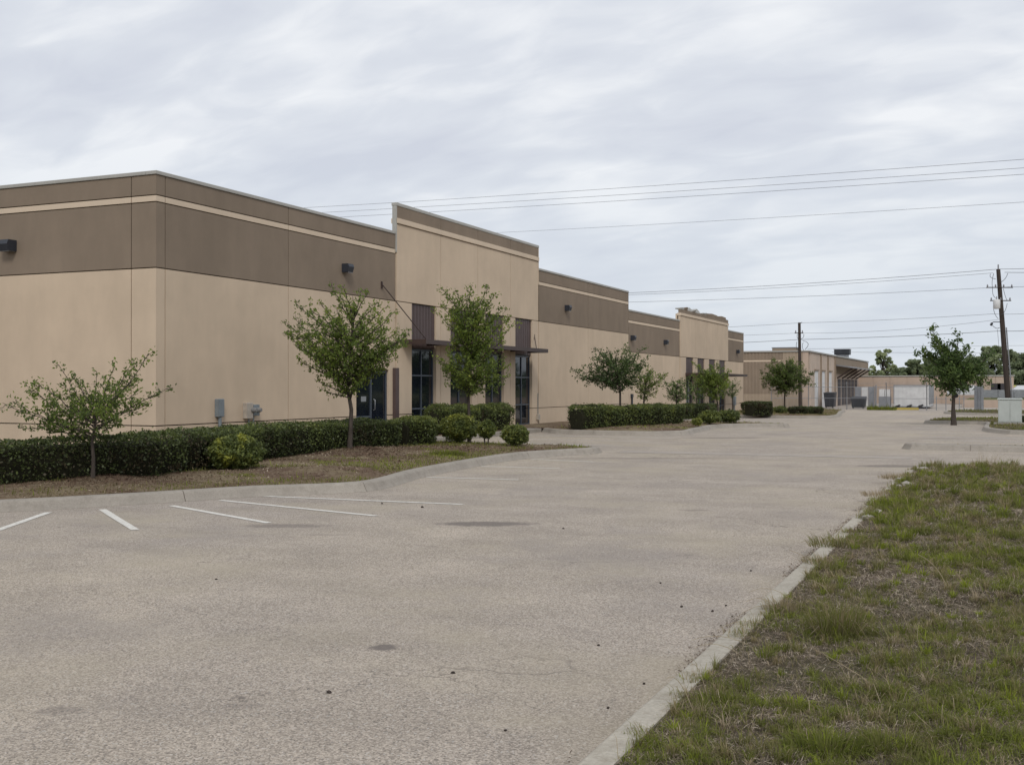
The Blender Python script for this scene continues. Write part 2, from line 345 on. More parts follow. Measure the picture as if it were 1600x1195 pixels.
VP_ = [(0, -.06), (0, .07), (-.012, .10), (-.03, .112), (-.17, .118), (-.17, -.06)]
def kerb(path, label, prof=KP, joint=3.0, mat='kerb'):
    """continuous bedding strip (parent) with cast segments on it (parts), open joints between"""
    pts = resample(path); nrm = []
    for i, p in enumerate(pts):
        d = (pts[min(i + 1, len(pts) - 1)] - pts[max(i - 1, 0)]).normalized(); nrm.append(Vector((d.y, -d.x, 0)))
    S_ = [0]
    for i in range(1, len(pts)): S_.append(S_[-1] + (pts[i] - pts[i - 1]).length)
    def at(s):
        i = 0
        while i < len(S_) - 2 and S_[i + 1] < s: i += 1
        t = (s - S_[i]) / max(1e-6, S_[i + 1] - S_[i]); return pts[i].lerp(pts[i + 1], t), nrm[i].lerp(nrm[i + 1], t).normalized()
    def sweep(s0, s1, ins, mb):
        ss = [s0] + [s for s in S_ if s0 + .02 < s < s1 - .02] + [s1]; vs = []; n = len(prof)
        for s in ss:
            p, m = at(s); g = gz(p.x, p.y)
            for (o, z) in prof:
                o2 = o * (1 - ins * .12) - ins * .008; vs.append((p.x + m.x * o2, p.y + m.y * o2, g + (z - ins * .018)))
        fs = []
        for i in range(len(ss) - 1):
            for q in range(n - 1): fs.append((i * n + q, (i + 1) * n + q, (i + 1) * n + q + 1, i * n + q + 1))
        fs += [tuple(range(n)), tuple(range((len(ss) - 1) * n, len(ss) * n))[::-1]]
        mb.add(vs, fs)
    mb = MB(); sweep(0, S_[-1], 1, mb); par = mb.build('kerb', M['gap']); tag(par, label, None, None, 'structure')
    s = 0; first = True
    while s < S_[-1] - .1:
        e_ = min(S_[-1], s + joint * random.uniform(.85, 1.15)); 
        if S_[-1] - e_ < .6: e_ = S_[-1]
        mb = MB(); sweep(s + (.0 if first else .006), e_ - .006, 0, mb); mb.build('kerb_segment', M[mat], par); s = e_; first = False
    return [(p.x + m.x * prof[-1][0] * .98, p.y + m.y * prof[-1][0] * .98) for p, m in zip(pts, nrm)], pts
def inpoly(x, y, poly):
    x = np.asarray(x); y = np.asarray(y); r = np.zeros(x.shape, bool); n = len(poly); j = n - 1
    for i in range(n):
        xi, yi = poly[i]; xj, yj = poly[j]
        if yi != yj:
            c_ = ((yi > y) != (yj > y)) & (x < (xj - xi) * (y - yi) / (yj - yi) + xi); r ^= c_
        j = i
    return r
def edge_dist(x, y, poly):
    d = np.full(np.shape(x), 1e9); n = len(poly)
    for i in range(n):
        ax, ay = poly[i]; bx, by = poly[(i + 1) % n]; L2 = (bx - ax) ** 2 + (by - ay) ** 2 + 1e-9
        t = np.clip(((x - ax) * (bx - ax) + (y - ay) * (by - ay)) / L2, 0, 1); d = np.minimum(d, np.hypot(x - ax - t * (bx - ax), y - ay - t * (by - ay)))
    return d
MOUNDS = []
def bedz(x, y, poly, base, rise, bump):
    d = edge_dist(x, y, poly); z = gza(np.asarray(y, float)) + base + rise * (1 - np.exp(-d / .9)) + bump * (vn(x, y, .8, 3) - .5) * np.minimum(1, d / .3) + bump * .5 * (vn(x, y, .25, 5) - .5) * np.minimum(1, d / .3)
    for (mx_, my_, r_, h_) in MOUNDS: z = z + h_ * np.exp(-((x - mx_) ** 2 + (y - my_) ** 2) / (r_ * r_))
    return z
def bed(name, poly, m, base=.14, rise=.09, bump=.05, step=.3, skip=None):
    xs = [p[0] for p in poly]; ys = [p[1] for p in poly]
    gx, gy = np.meshgrid(np.arange(min(xs), max(xs), step), np.arange(min(ys), max(ys), step)); gx = gx.ravel() + rng.uniform(-.1, .1, gx.size) * step; gy = gy.ravel() + rng.uniform(-.1, .1, gy.size) * step
    ok = inpoly(gx, gy, poly) & (edge_dist(gx, gy, poly) > step * .4); gx = gx[ok]; gy = gy[ok]
    vs = [Vector(p) for p in poly] + [Vector((a_, b_)) for a_, b_ in zip(gx, gy)]
    r = delaunay_2d_cdt(vs, [], [list(range(len(poly)))], 1, 1e-5)
    X = np.array([v.x for v in r[0]]); Y = np.array([v.y for v in r[0]]); Z = bedz(X, Y, poly, base, rise, bump)
    o = link(name, npmesh(name, np.stack([X, Y, Z], 1), np.array([f for f in r[2] if len(f) == 3]), None, True), m); return tag(o, kind='structure')
T1 = G(145, 752, .24); T2 = G(547, 703, .26); T3 = G(733, 692, .22)
T4 = G(970, 664, .22); T5 = G(1006, 662, .2); T6 = G(1057, 661, .2); T9 = G(1227, 643, .2); T10 = G(1490, 657.5, .2)
MOUNDS += [(*T1, .9, .07), (*T2, .9, .08), (*T6, .6, .05), (*T10, .8, .1)]
I1f = [(-42, 6.0), (-25, 6.2), (-18, 7.0), (-14.8, 8.8), (-12.35, 10.9), (-11.25, 12.6), (-10.45, 14.1), (-9.75, 14.8), (-9.32, 15.5), (-9.35, 16.3), (-9.8, 18.3), (-10.1, 21.4), (-10.12, 24.0), (-9.55, 25.7), (-9.25, 26.4), (-9.3, 27.0), (-10.0, 27.25), (-15.5, 27.3)]
in1, _ = kerb(I1f, 'pale concrete kerb curving round the near planting bed')
I1 = in1 + [(-17.75, 27.3), (-17.75, 20.1), (-42, 20.1)]
bed('planting_bed', I1, M['mulch'], .145, .10, .05, .28)
I2f = [(-15.5, 38.1), (-14.6, 37.2), (-12.6, 36.7), (-10.8, 36.8), (-9.98, 38.0), (-10.15, 40.0), (-10.55, 44.4), (-10.4, 46.4), (-9.5, 47.5), (-8.35, 47.9), (-8.2, 48.4), (-8.9, 48.9), (-15.5, 49.0)]
in2, _ = kerb(I2f, 'concrete kerb round the middle planting bed'); I2 = in2 + [(-17.75, 49), (-17.75, 38.1)]
bed('planting_bed', I2, M['mulch'], .145, .09, .05, .4)
I3f = [(-15.4, 68.0), (-12, 67.3), (-9.8, 67.3), (-9.2, 68.6), (-9.2, 72), (-9.6, 76), (-10.5, 84), (-11, 90)]
in3, _ = kerb(I3f, 'concrete kerb round the far planting bed', KP, 4); I3 = in3 + [(-17.75, 90), (-17.75, 68)]
bed('planting_bed', I3, M['mulch'], .145, .08, .04, .8)
# verge on the right
Vf = [(15, 24.45), (2, 24.4), (-.2, 24.2), (-1.25, 23.4), (-1.62, 22.2), (-1.65, 15), (-1.65, 8), (-1.66, -8)]
inv, _ = kerb(Vf, 'weathered low kerb along the grass verge', VP_, 3.0, 'kerb2'); VG = inv + [(15, -8)]
VB = dict(base=.105, rise=.03, bump=.07)
bed('grass_verge', VG, M['soil'], VB['base'], VB['rise'], VB['bump'], .22)
Af = [(16, 33.6), (2.5, 32.5), (-.5, 32.15), (-2.1, 32.1), (-2.45, 31.95), (-2.2, 31.55), (0, 31.5), (16, 31.5)][::1]
ina, _ = kerb(Af[::1], 'narrow concrete kerb finger across the driveway', KP, 5.2); bed('grass_island', ina[::1], M['soil'], .145, .04, .03, .4)
Cf = [(16, 66), (0, 66), (-2.6, 65), (-3.3, 63), (-3.45, 58.2), (-3.1, 57.35), (-1.0, 57.0), (-.65, 56), (-.6, 46.5), (.3, 43.5), (2, 43.1), (16, 43)]
inc, _ = kerb(Cf, 'kerb round the grass island with the lone tree', KP, 3.5); bed('grass_island', inc, M['soil'], .145, .06, .04, .6)
Ef = [(16, 93), (-3, 93), (-3.7, 90), (-3.4, 85), (0, 81.2), (3, 80), (16, 79)]
ine, _ = kerb(Ef, 'far kerb round the grass island beside the fence', KP, 4); bed('grass_island', ine, M['soil'], .145, .06, .04, .9)
gutter('valley_gutter', [(-2.6, 42.3), (.2, 43.0)], .7)
# sidewalk in front of the doors
mb = MB().box(-17.78, -15.52, 27.32, 49.0, -.08, .10); sw = mb.build('sidewalk', M['gap']); tag(sw, kind='structure')
y = 27.33
while y < 38:
    y1 = min(38.1, y + 1.5); MB().box(-17.76, -15.5, y + .006, y1 - .006, -.06, .14, .008).build('sidewalk_slab', M['walk'], sw); y = y1
bed('planting_bed', [(-15.75, 31.0), (-15.75, 36.9), (-17.2, 36.9), (-17.2, 31.0)], M['mulch'], .145, .05, .04, .3)
# second stretch of pavement edge between the beds by the far entrance
mb = MB().box(-17.78, -15.52, 49.05, 67.9, -.3, -.06); sw = mb.build('sidewalk', M['gap']); tag(sw, kind='structure')
y = 49.06
while y < 67.8:
    y1 = min(67.9, y + 2.0); z_ = gz(0, (y + y1) / 2) + .13; MB().box(-17.76, -15.5, y + .008, y1 - .008, z_ - .15, z_, .01).build('sidewalk_slab', M['walk'], sw); y = y1
# ------------------------------------------------------------------ painted stall lines
LINES = [((76, 800.5), (-60, 848)), ((160, 796), (212, 828)), ((268, 790), (420, 817)), ((344, 781.5), (588, 806)), ((402, 774.8), (723, 788)),
         ((666, 745.5), (810, 749.5)), ((752, 728.5), (875, 732)), ((830, 717.5), (928, 721.5))]
def stripe(p, q, w, label, grp):
    p = Vector((*p, 0)); q = Vector((*q, 0)); d = (q - p); L = d.length; d.normalize(); n = Vector((d.y, -d.x, 0)) * w / 2; N = max(2, int(L / .25)); vs = []; fs = []
    for i in range(N + 1):
        c_ = p + d * L * i / N
        for s_ in (1, -1): v = c_ + n * s_ * random.uniform(.93, 1.05); vs.append((v.x, v.y, gz(v.x, v.y) + .005))
    for i in range(N): fs.append((2 * i, 2 * i + 1, 2 * i + 3, 2 * i + 2))
    mb = MB(); mb.add(vs, fs); o = mb.build('painted_line', M['paint']); return tag(o, label, None, grp, 'structure')
for i, (p, q) in enumerate(LINES):
    stripe(G(*p), G(*q), .10, None, 'white stall lines painted beside the kerb')
for yy in (34.6, 37.2, 39.8): stripe((-2.2, yy), (4.5, yy), .10, None, 'stall lines in the right hand bay')
for yy in (47.6, 50.3, 53.0): stripe((-3.2, yy), (-.9, yy), .10, None, 'stall lines in the right hand bay')
for yy in (30.2, 32.9, 35.4): stripe((-14.9, yy), (-9.8, yy), .10, None, 'stall lines in the bay by the entrance')
for yy in (52, 55, 58, 61, 64): stripe((-14.9, yy), (-9.8, yy), .10, None, 'stall lines in the far bay')
# ------------------------------------------------------------------ the long building
B = empty('commercial_building', (-17.8, 20.2, 0), 'long single storey beige and brown stucco flex building with raised entrance towers', 'building')
GAP = .013; TH = .16
def pF(y0, y1, z0, z1, m, name='wall_panel', out=0.0, parent=B, g=GAP, th=TH):
    return MB().box(FX - th, FX + out, y0 + g, y1 - g, z0 + g, z1 - g).build(name, M[m], parent)
def pL(x0, x1, z0, z1, m, name='wall_panel', out=0.0, g=GAP):
    return MB().box(x0 + g, x1 - g, LY - out, LY + TH, z0 + g, z1 - g).build(name, M[m], B)
def col_low(y0, y1, d=0.0, b=0.0, jb=.78, base=-.1, lower=True, corner=False):
    """one precast bay of the plain sections; d lowers the top"""
    zt = 6.58 - d
    if lower: pF(y0, y1, base, jb, 'beige'); pF(y0, y1, jb, 4.43 - d, 'beige')
    pF(y0, y1, 4.43 - d, 5.95 - d, 'brown'); pF(y0, y1, 5.95 - d, 6.107 - d, 'stripe'); pF(y0, y1, 6.107 - d, zt, 'brown')
def coping(y0, y1, z, th=.09, parent=B):
    mb = MB(); mb.box(FX - .28, FX + .03, y0, y1, z, z + th, .01); return mb.build('coping', M['coping'], parent)
YB = [LY, yF(258), yF(450.5), 31.3, yF(842), yF(919), yF(982), yF(1012.5), yF(1062), yF(1137), 84.4]
# core shell behind the panels
mb = MB()
mb.box(-44.9, FX - TH - .005, LY + TH + .005, 55.8, -.12, 6.0); mb.box(-44.9, FX - TH - .005, 55.81, 84.3, -.5, 5.1)
mb.build('wall', M['gap'], B)
def par(x0, x1, y0, y1, z0, z1): return MB().box(x0, x1, y0, y1, z0, z1)
par(FX - .26, FX - TH - .004, LY + .3, 31.3, 6.0, 6.58).build('parapet', M['coping'], B)
par(FX - .26, FX - TH - .004, 43.3, 55.8, 6.0, 6.58).build('parapet', M['coping'], B)
par(FX - .115, FX - .092, 31.31, 43.29, 4.5, 7.48).build('parapet', M['beige'], B)
par(FX - .26, FX - TH - .004, 55.81, 84.3, 5.1, 5.62).build('parapet', M['coping'], B)
par(FX - .26, FX - TH - .004, YB[8], YB[9], 5.63, 6.1).build('parapet', M['beige'], B)
par(-44.9, FX - .5, LY + TH + .004, LY + .26, 6.0, 6.58).build('parapet', M['coping'], B)
MB().box(-44.8, FX - .3, LY + .3, 55.7, 6.0, 6.03).build('roof', M['roof'], B)
MB().box(-44.8, FX - .3, 55.9, 84.2, 5.1, 5.13).build('roof', M['roof'], B)
MB().box(-45, -44.9, LY, 84.3, -.4, 6.5).build('wall', M['beige'], B); MB().box(-44.9, FX, 84.31, 84.45, -.5, 5.65).build('wall', M['beige'], B)
MB().box(-44.9, FX - .02, 55.8, 55.92, 5.0, 6.57).build('wall', M['brown'], B)
# south wall (faces the camera on the left)
XL = [-45, -39.6, -34.2, -28.6, -23.2, xL(205)]
# no joint shows between the frame edge and the first one, so the outermost visible bay is wide
XL = [-45, -37.5, -30.6, -23.9, xL(205), FX]
for i in range(len(XL) - 1):
    a0, a1 = XL[i], XL[i + 1]
    cz = 0 if i < len(XL) - 2 else .0
    for z0, z1, m_ in ((-.1, .78, 'beige'), (.78, 4.43, 'beige'), (4.43, 5.95, 'brown'), (5.95, 6.107, 'stripe'), (6.107, 6.58, 'brown')):
        if i == len(XL) - 2:   # corner piece wraps both faces
            MB().add([(a0 + GAP, LY, z0 + GAP), (FX, LY, z0 + GAP), (FX, YB[1] - GAP, z0 + GAP), (FX - TH, YB[1] - GAP, z0 + GAP), (FX - TH, LY + TH, z0 + GAP), (a0 + GAP, LY + TH, z0 + GAP),
                      (a0 + GAP, LY, z1 - GAP), (FX, LY, z1 - GAP), (FX, YB[1] - GAP, z1 - GAP), (FX - TH, YB[1] - GAP, z1 - GAP), (FX - TH, LY + TH, z1 - GAP), (a0 + GAP, LY + TH, z1 - GAP)],
                     [(5, 4, 3, 2, 1, 0), (6, 7, 8, 9, 10, 11), (0, 1, 7, 6), (1, 2, 8, 7), (2, 3, 9, 8), (3, 4, 10, 9), (4, 5, 11, 10), (5, 0, 6, 11)]).build('wall_panel', M[m_], B)
        else: pL(a0, a1, z0, z1, m_)
x = -45.0
while x < FX - .3:
    x1 = min(x + 5.4, FX - .28); MB().box(x, x1 - .006, LY - .03, LY + .28, 6.575, 6.665, .01).build('coping', M['coping'], B); x = x1
MB().box(FX - .28, FX + .03, LY - .03, LY + 3.0, 6.5751, 6.665, .01).build('coping', M['coping'], B)
# front, first plain section
col_low(YB[1], YB[2])
YD0, YD1 = yF(557), yF(607)
# bay with the door
pF(YB[2], YD0, -.1, .78, 'beige'); pF(YB[2], YD0, .78, 4.43, 'beige'); pF(YD0 - 2 * GAP, YD1 + 2 * GAP, 2.2, 4.43, 'beige'); pF(YD1, 31.3, -.1, .78, 'beige'); pF(YD1, 31.3, .78, 4.43, 'beige')
pF(YB[2], 31.3, 4.43, 5.95, 'brown'); pF(YB[2], 31.3, 5.95, 6.107, 'stripe'); pF(YB[2], 31.3, 6.107, 6.58, 'brown')
for a0, a1 in ((LY + 3.0, 27.4), (27.4, 31.3), (43.37, 49.5), (49.5, 55.83)): coping(a0, a1 - .006, 6.575)
col_low(YB[4], YB[5]); col_low(YB[5], YB[6])
for a0, a1 in ((YB[6], YB[7]), (YB[7], YB[8])): col_low(a0, a1, .95, 0, .40, -.5)
col_low(YB[9], YB[10], .95, 0, .40, -.5)
for a0, a1 in ((55.86, 61.0), (61.0, YB[8]), (YB[9] + .03, YB[10])): coping(a0, a1 - .01, 5.625)
# windows
def window(y0, y1, z0, z1, splits, cols=2, tag_=None):
    mb = MB(); t = .05; x0, x1 = FX - .13, FX - .07
    mb.box(x0, x1, y0, y0 + t, z0, z1); mb.box(x0, x1, y1 - t, y1, z0, z1); mb.box(x0, x1, y0 + t, y1 - t, z0, z0 + t); mb.box(x0, x1, y0 + t, y1 - t, z1 - t, z1)
    ce = [y0 + t + (y1 - y0 - 2 * t) * i / cols for i in range(cols + 1)]; ze = [z0 + t] + list(splits) + [z1 - t]
    for c_ in ce[1:-1]: mb.box(x0, x1 + .004, c_ - t / 2, c_ + t / 2, z0 + t, z1 - t)
    for z_ in splits:
        for i in range(cols): mb.box(x0, x1 - .002, ce[i] + (t / 2 if i else 0), ce[i + 1] - (t / 2 if i < cols - 1 else 0), z_ - t / 2, z_ + t / 2)
    w = mb.build('window', M['frame'], B)
    for i in range(cols):
        for j in range(len(ze) - 1):
            MB().box(x0 + .015, x0 + .03, ce[i] + .01, ce[i + 1] - .01, ze[j] + .01, ze[j + 1] - .01).build('pane', M['glass'], w)
    return w
def tower(y0, y1, wins, joints, d, base, jb, split, rag=False):
    edges = [y0] + joints + [y1]; zc = 4.43 - d
    for i, (wa, wb) in enumerate(wins):
        a0, a1 = edges[i], edges[i + 1]
        for (p, q) in ((a0, wa), (wb, a1)):
            pF(p, q, base, jb, 'beige', out=.04); pF(p, q, jb, zc, 'beige', out=.04)
        window(wa, wb, base + .12, 2.93 - d * .85, split)
        mb = MB(); zp = 2.96 - d * .85; mb.box(FX - TH, FX - .032, wa, wb, zp, zc - .02); n = max(5, int((wb - wa) / .19))
        for k_ in range(n): ya = wa + (wb - wa) * (k_ + .2) / n; mb.box(FX - .032, FX - .02, ya, ya + (wb - wa) / n * .8, zp + .01, zc - .03)
        mb.build('ribbed_panel', M['bronze'], B)
    zt = 7.5 - d
    for i in range(len(edges) - 1):
        a0, a1 = edges[i], edges[i + 1]
        pF(a0, a1, zc, 6.92 - d, 'beige', out=.04, th=.09); pF(a0, a1, 7.10 - d, zt - (.17 if rag else 0), 'brown', out=.045, th=.09)
        MB().box(FX - TH, FX + .085, a0 + .003, a1 - .003, 6.93 - d, 7.10 - d, .01).build('cornice', M['stripe'], B)
WT = [(yF(642, FX), yF(679.6)), (yF(702.6), yF(736)), (yF(757), yF(786)), (yF(804), yF(830))]
tower(31.3, 43.3, WT, [yF(687), yF(745), yF(796)], 0, .0, .78, (.94, 2.05))
for a0, a1 in ((31.26, 35.3), (35.3, 39.4), (39.4, 43.34)): 
    MB().box(FX - .125, FX + .062, a0, a1 - .006, 7.49, 7.60, .012).build('coping', M['coping'], B)
MB().box(FX - .10, FX + .05, 31.262, 31.31, 6.0, 7.49).build('parapet_end', M['coping'], B)
MB().box(FX - .10, FX + .05, 43.292, 43.335, 6.0, 7.49).build('parapet_end', M['beige'], B)
WT2 = [(yF(1071), yF(1082.5)), (yF(1089), yF(1100)), (yF(1107), yF(1117)), (yF(1123), yF(1132.5))]
tower(YB[8], YB[9], WT2, [yF(1085.5), yF(1103.5), yF(1120)], .95, -.4, .40, (.35, 1.35), True)
# torn coping of the far tower: bent scraps of metal and ragged brown edge
random.seed(5)
ya = YB[8]
for (w_, hgt, til) in ((.9, .05, .02), (.8, .12, .05), (1.2, .16, -.04), (.7, .05, .10), (1.0, .20, -.03), (.8, .14, -.12), (1.1, .03, .05), (3.2, .12, 0), (2.6, .12, 0)):
    yb = min(ya + w_, YB[9]); z0_ = 6.40; 
    mb = MB(); vs = []
    for (yy, zz) in ((ya, hgt * .4), ((ya + yb) / 2, hgt), (yb - .04, hgt * .7 + til)):
        vs += [(FX - .28, yy, z0_ - .02), (FX + .05, yy, z0_ - .03), (FX + .05 + til, yy, z0_ + zz + .04), (FX - .28, yy, z0_ + zz + .02)]
    mb.add(vs, [(0, 4, 5, 1), (1, 5, 6, 2), (2, 6, 7, 3), (3, 7, 4, 0), (4, 8, 9, 5), (5, 9, 10, 6), (6, 10, 11, 7), (7, 11, 8, 4), (0, 1, 2, 3), (8, 11, 10, 9)][::1])
    o = mb.build('torn_coping', M['coping'] if hgt != .12 else M['brown'], B); ya = yb
    if ya >= YB[9] - .1: break
tag(o)
MB().box(FX - .28, FX + .045, YB[8], YB[9], 6.39, 6.395).build('parapet_end', M['brown'], B)
# canopies
def canopy(y0, y1, z, dep, label, rods):
    c_ = empty('entrance_canopy', (FX, y0, z), label, 'canopy', 'steel canopies over the entrances')
    mb = MB(); mb.box(FX + dep - .07, FX + dep, y0, y1, z, z + .15); mb.box(FX + .045, FX + dep - .07, y0, y0 + .06, z, z + .15); mb.box(FX + .045, FX + dep - .07, y1 - .06, y1, z, z + .15); mb.build('edge_beam', M['canopy'], c_)
    MB().box(FX + .045, FX + dep - .07, y0 + .06, y1 - .06, z + .07, z + .10).build('deck', M['canopy'], c_)
    n = 6
    for i in range(1, n): yy = y0 + (y1 - y0) * i / n; MB().box(FX + .045, FX + dep - .075, yy - .03, yy + .03, z + .005, z + .068).build('joist', M['canopy'], c_)
    for (wy, wz, cy, cx) in rods:
        mb = MB(); mb.tube([(FX + .04, wy, wz), (FX + cx, cy, z + .15)], .017, 6); mb.box(FX + .002, FX + .045, wy - .03, wy + .03, wz - .12, wz + .1); mb.build('tie_rod', M['canopy'], c_)
    return c_
canopy(31.6, 42.15, 3.05, .95, 'dark brown steel canopy on the near tower held by a slanting tie rod', [(30.4, 4.88, 31.75, .88), (42.9, 3.75, 42.0, .5)])
canopy(67.2, 78.6, 2.36, 1.5, 'dark steel canopy on the far tower behind the bright green tree', [])
# entrance door with sidelight
dr = MB(); x0, x1 = FX - .13, FX - .06; ym = YD0 + (YD1 - YD0) * .50; t = .055
for yy in (YD0, ym - t / 2, YD1 - t): dr.box(x0, x1, yy, yy + t, .1, 2.17)
dr.box(x0, x1 - .002, YD0 + t, ym - t / 2, 2.12, 2.17); dr.box(x0, x1 - .002, ym + t / 2, YD1 - t, 2.12, 2.17); dr.box(x0, x1 - .002, YD0 + t, ym - t / 2, .72, .78); dr.box(x0, x1 - .002, YD0 + t, ym - t / 2, .1, .18); dr.box(x0, x1 - .002, ym + t / 2, YD1 - t, .1, .30)
dro = dr.build('entrance_door', M['frame'], B)
MB().box(x0 + .015, x0 + .03, YD0 + .02, ym, .76, 2.14).build('pane', M['glass'], dro); MB().box(x0 + .015, x0 + .03, YD0 + .02, ym, .15, .74).build('pane', M['glass'], dro); MB().box(x0 + .015, x0 + .03, ym + .01, YD1 - .02, .25, 2.14).build('pane', M['glass'], dro)
MB().tube([(x1 + .0, ym + .13, .95), (x1 + .06, ym + .13, .97), (x1 + .06, ym + .13, 1.27), (x1, ym + .13, 1.29)], .014, 6).build('handle', M['galv'], dro)
MB().box(x0 + .031, x0 + .034, YD0 + .42, YD0 + .72, 1.22, 1.38).build('notice', M['galv'], dro)
MB().box(FX - TH, x0, YD0, YD1, -.1, 2.2).build('wall', M['dark'], B)
yy0, yy1 = yF(613.5), yF(619); MB().box(FX + .001, FX + .11, yy0, yy1, .14, 2.28, .01).build('downspout', M['bronze'], B)
# small items fixed to the walls
def wall_light(face, px, z, label):
    if face == 'F':
        y = yF(px); c_ = empty('wall_light', (FX, y, z), label, 'wall light', 'dark box lights high on the long building')
        s_ = .145; mb = MB(); pr = [(FX + .002, z - .14), (FX + .002, z + .11), (FX + .22, z + .11), (FX + .25, z + .02), (FX + .20, z - .14)]
        mb.add([(x_, y - s_, z_) for x_, z_ in pr] + [(x_, y + s_, z_) for x_, z_ in pr], [(0, 1, 2, 3, 4), (9, 8, 7, 6, 5)] + [(i, i + 5, (i + 1) % 5 + 5, (i + 1) % 5) for i in range(5)]); mb.build('housing', M['darkbox'], c_)
        MB().box(FX + .03, FX + .22, y - .11, y + .11, z - .155, z - .141).build('lens', M['lens'], c_)
    else:
        x = xL(px); c_ = empty('wall_light', (x, LY, z), label, 'wall light', 'dark box lights high on the long building'); s_ = .17
        pr = [(LY - .002, z - .14), (LY - .002, z + .13), (LY - .26, z + .13), (LY - .30, z + .02), (LY - .24, z - .14)]
        MB().add([(x - s_, y_, z_) for y_, z_ in pr] + [(x + s_, y_, z_) for y_, z_ in pr], [(4, 3, 2, 1, 0), (5, 6, 7, 8, 9)] + [((i + 1) % 5, (i + 1) % 5 + 5, i + 5, i) for i in range(5)]).build('housing', M['darkbox'], c_)
        MB().box(x - .15, x + .15, LY - .22, LY - .03, z - .155, z - .141).build('lens', M['lens'], c_)
wall_light('L', 18, 5.15, 'dark box light on the brown band left of the building corner')
wall_light('F', 538, 5.2, 'dark box light above the rounded tree near the first tower')
wall_light('F', 884, 5.2, 'dark box light on the brown band just right of the near tower')
wall_light('F', 986.5, 4.25, 'dark box light just past the step down in the roof')
wall_light('F', 1038, 4.25, 'dark box light just left of the far tower')
wall_light('F', 1151, 4.25, 'dark box light at the far end of the long building')
y = yF(340); c_ = empty('disconnect_box', (FX, y, .95), 'tall narrow grey electrical box with conduit on the wall above the hedge', 'electrical box')
MB().box(FX + .002, FX + .12, y - .11, y + .11, .93, 1.38, .012).build('housing', M['greybox'], c_); MB().box(FX + .121, FX + .13, y - .095, y + .095, .95, 1.35).build('cover', M['greybox'], c_); MB().tube([(FX + .07, y, .93), (FX + .07, y, .1)], .045, 8).build('conduit', M['greybox'], c_)
y = yF(390); c_ = empty('meter_box', (FX, y, .9), 'weathered meter box with two round dials on the wall above the hedge', 'meter')
MB().box(FX + .002, FX + .13, y - .28, y - .02, .86, 1.27, .01).build('housing', M['tanbox'], c_); MB().box(FX + .002, FX + .13, y + .0, y + .25, .93, 1.22, .01).build('housing', M['greybox'], c_)
for yy in (y - .05, y + .15): MB().tube([(FX + .131, yy, 1.08), (FX + .22, yy, 1.08), (FX + .26, yy, 1.08)], [.062, .062, .045], 16).build('meter_dial', M['lens'], c_)
MB().tube([(FX + .06, y - .12, .86), (FX + .06, y - .12, .1)], .022, 6).build('conduit', M['greybox'], c_); MB().tube([(FX + .06, y + .08, .93), (FX + .06, y + .08, .1)], .022, 6).build('conduit', M['greybox'], c_)
y = yF(838); c_ = empty('riser_box', (FX, y, .3), 'small grey box with thin conduit beside the last near tower window', 'electrical box')
MB().tube([(FX + .075, y, .5), (FX + .075, y, 1.4)], .018, 6).build('conduit', M['greybox'], c_); MB().box(FX + .041, FX + .14, y - .1, y + .1, .28, .52, .008).build('housing', M['tanbox'], c_)
y = yF(986); c_ = empty('downspout', (FX, y, .2), 'short dark downspout on the wall just past the roof step', 'downspout')
MB().tube([(FX + .06, y, 1.15), (FX + .06, y, .3), (FX + .18, y, .2)], .05, 8).build('pipe', M['darkbox'], c_); MB().box(FX + .002, FX + .11, y - .09, y + .09, 1.1, 1.28).build('head', M['darkbox'], c_)
y = yF(1145); c_ = empty('meter_box', (FX, y, .2), 'grey electrical boxes on the wall at the far end of the building', 'meter')
MB().box(FX + .002, FX + .2, y - .3, y + .25, .3, .95, .01).build('housing', M['greybox'], c_); MB().tube([(FX + .1, y, .3), (FX + .1, y, -.3)], .05, 8).build('conduit', M['greybox'], c_)
o = MB().box(FX + .6, FX + .9, yF(1034) - .2, yF(1034) + .15, -.12, .55, .02).build('utility_pedestal', M['bronze'], None, (FX + .75, yF(1034), -.12)); tag(o, 'small brown pedestal standing by the wall behind the middle hedge', 'pedestal')
# ------------------------------------------------------------------ metal building behind
YS2, XE2 = 99.0, -15.25
B2 = empty('metal_warehouse', (XE2, YS2, -.3), 'tan and brown metal warehouse with dock awning behind the chain link fence', 'building')
MB().box(-45, XE2 - .06, YS2 + .06, 147, -.4, 4.66).build('wall', M['tan_metal'], B2)
def ribs(x0, x1, z0, z1, m_, st=.30):
    mb = MB(); x_ = x0
    while x_ < x1 - .02: mb.box(x_, min(x_ + st * .62, x1), YS2 - .03, YS2 + .059, z0, z1); mb.box(x_ + st * .62, min(x_ + st, x1), YS2, YS2 + .058, z0, z1); x_ += st
    return mb.build('siding', M[m_], B2)
xs_ = xL(1223, YS2)
ribs(-30, xs_, 3.98, 4.66, 'brown_metal'); MB().box(-30, xs_, YS2 - .04, YS2 + .05, 3.84, 3.975).build('trim_band', M['stripe'], B2); ribs(-30, xs_, 1.0, 3.835, 'brown_metal'); ribs(-30, xs_, -.35, .995, 'tan_metal'); ribs(xs_ + .01, XE2 - .5, -.35, 4.66, 'tan_metal')
MB().box(XE2 - .48, XE2, YS2 - .04, YS2 + .3, -.35, 4.66).build('corner_post', M['pink_wall'], B2)
def pE(y0, y1, z0, z1, m_, name, out=.0): return MB().box(XE2 - .058, XE2 + out, y0, y1, z0, z1).build(name, M[m_], B2)
ye = [yF(p, XE2) for p in (1264, 1282, 1293, 1305)]
for i in range(3): pE(ye[i] + .03 + (.3 if i == 0 else 0), ye[i + 1] - .03, -.35, 4.64, 'pale_wall', 'wall_panel')
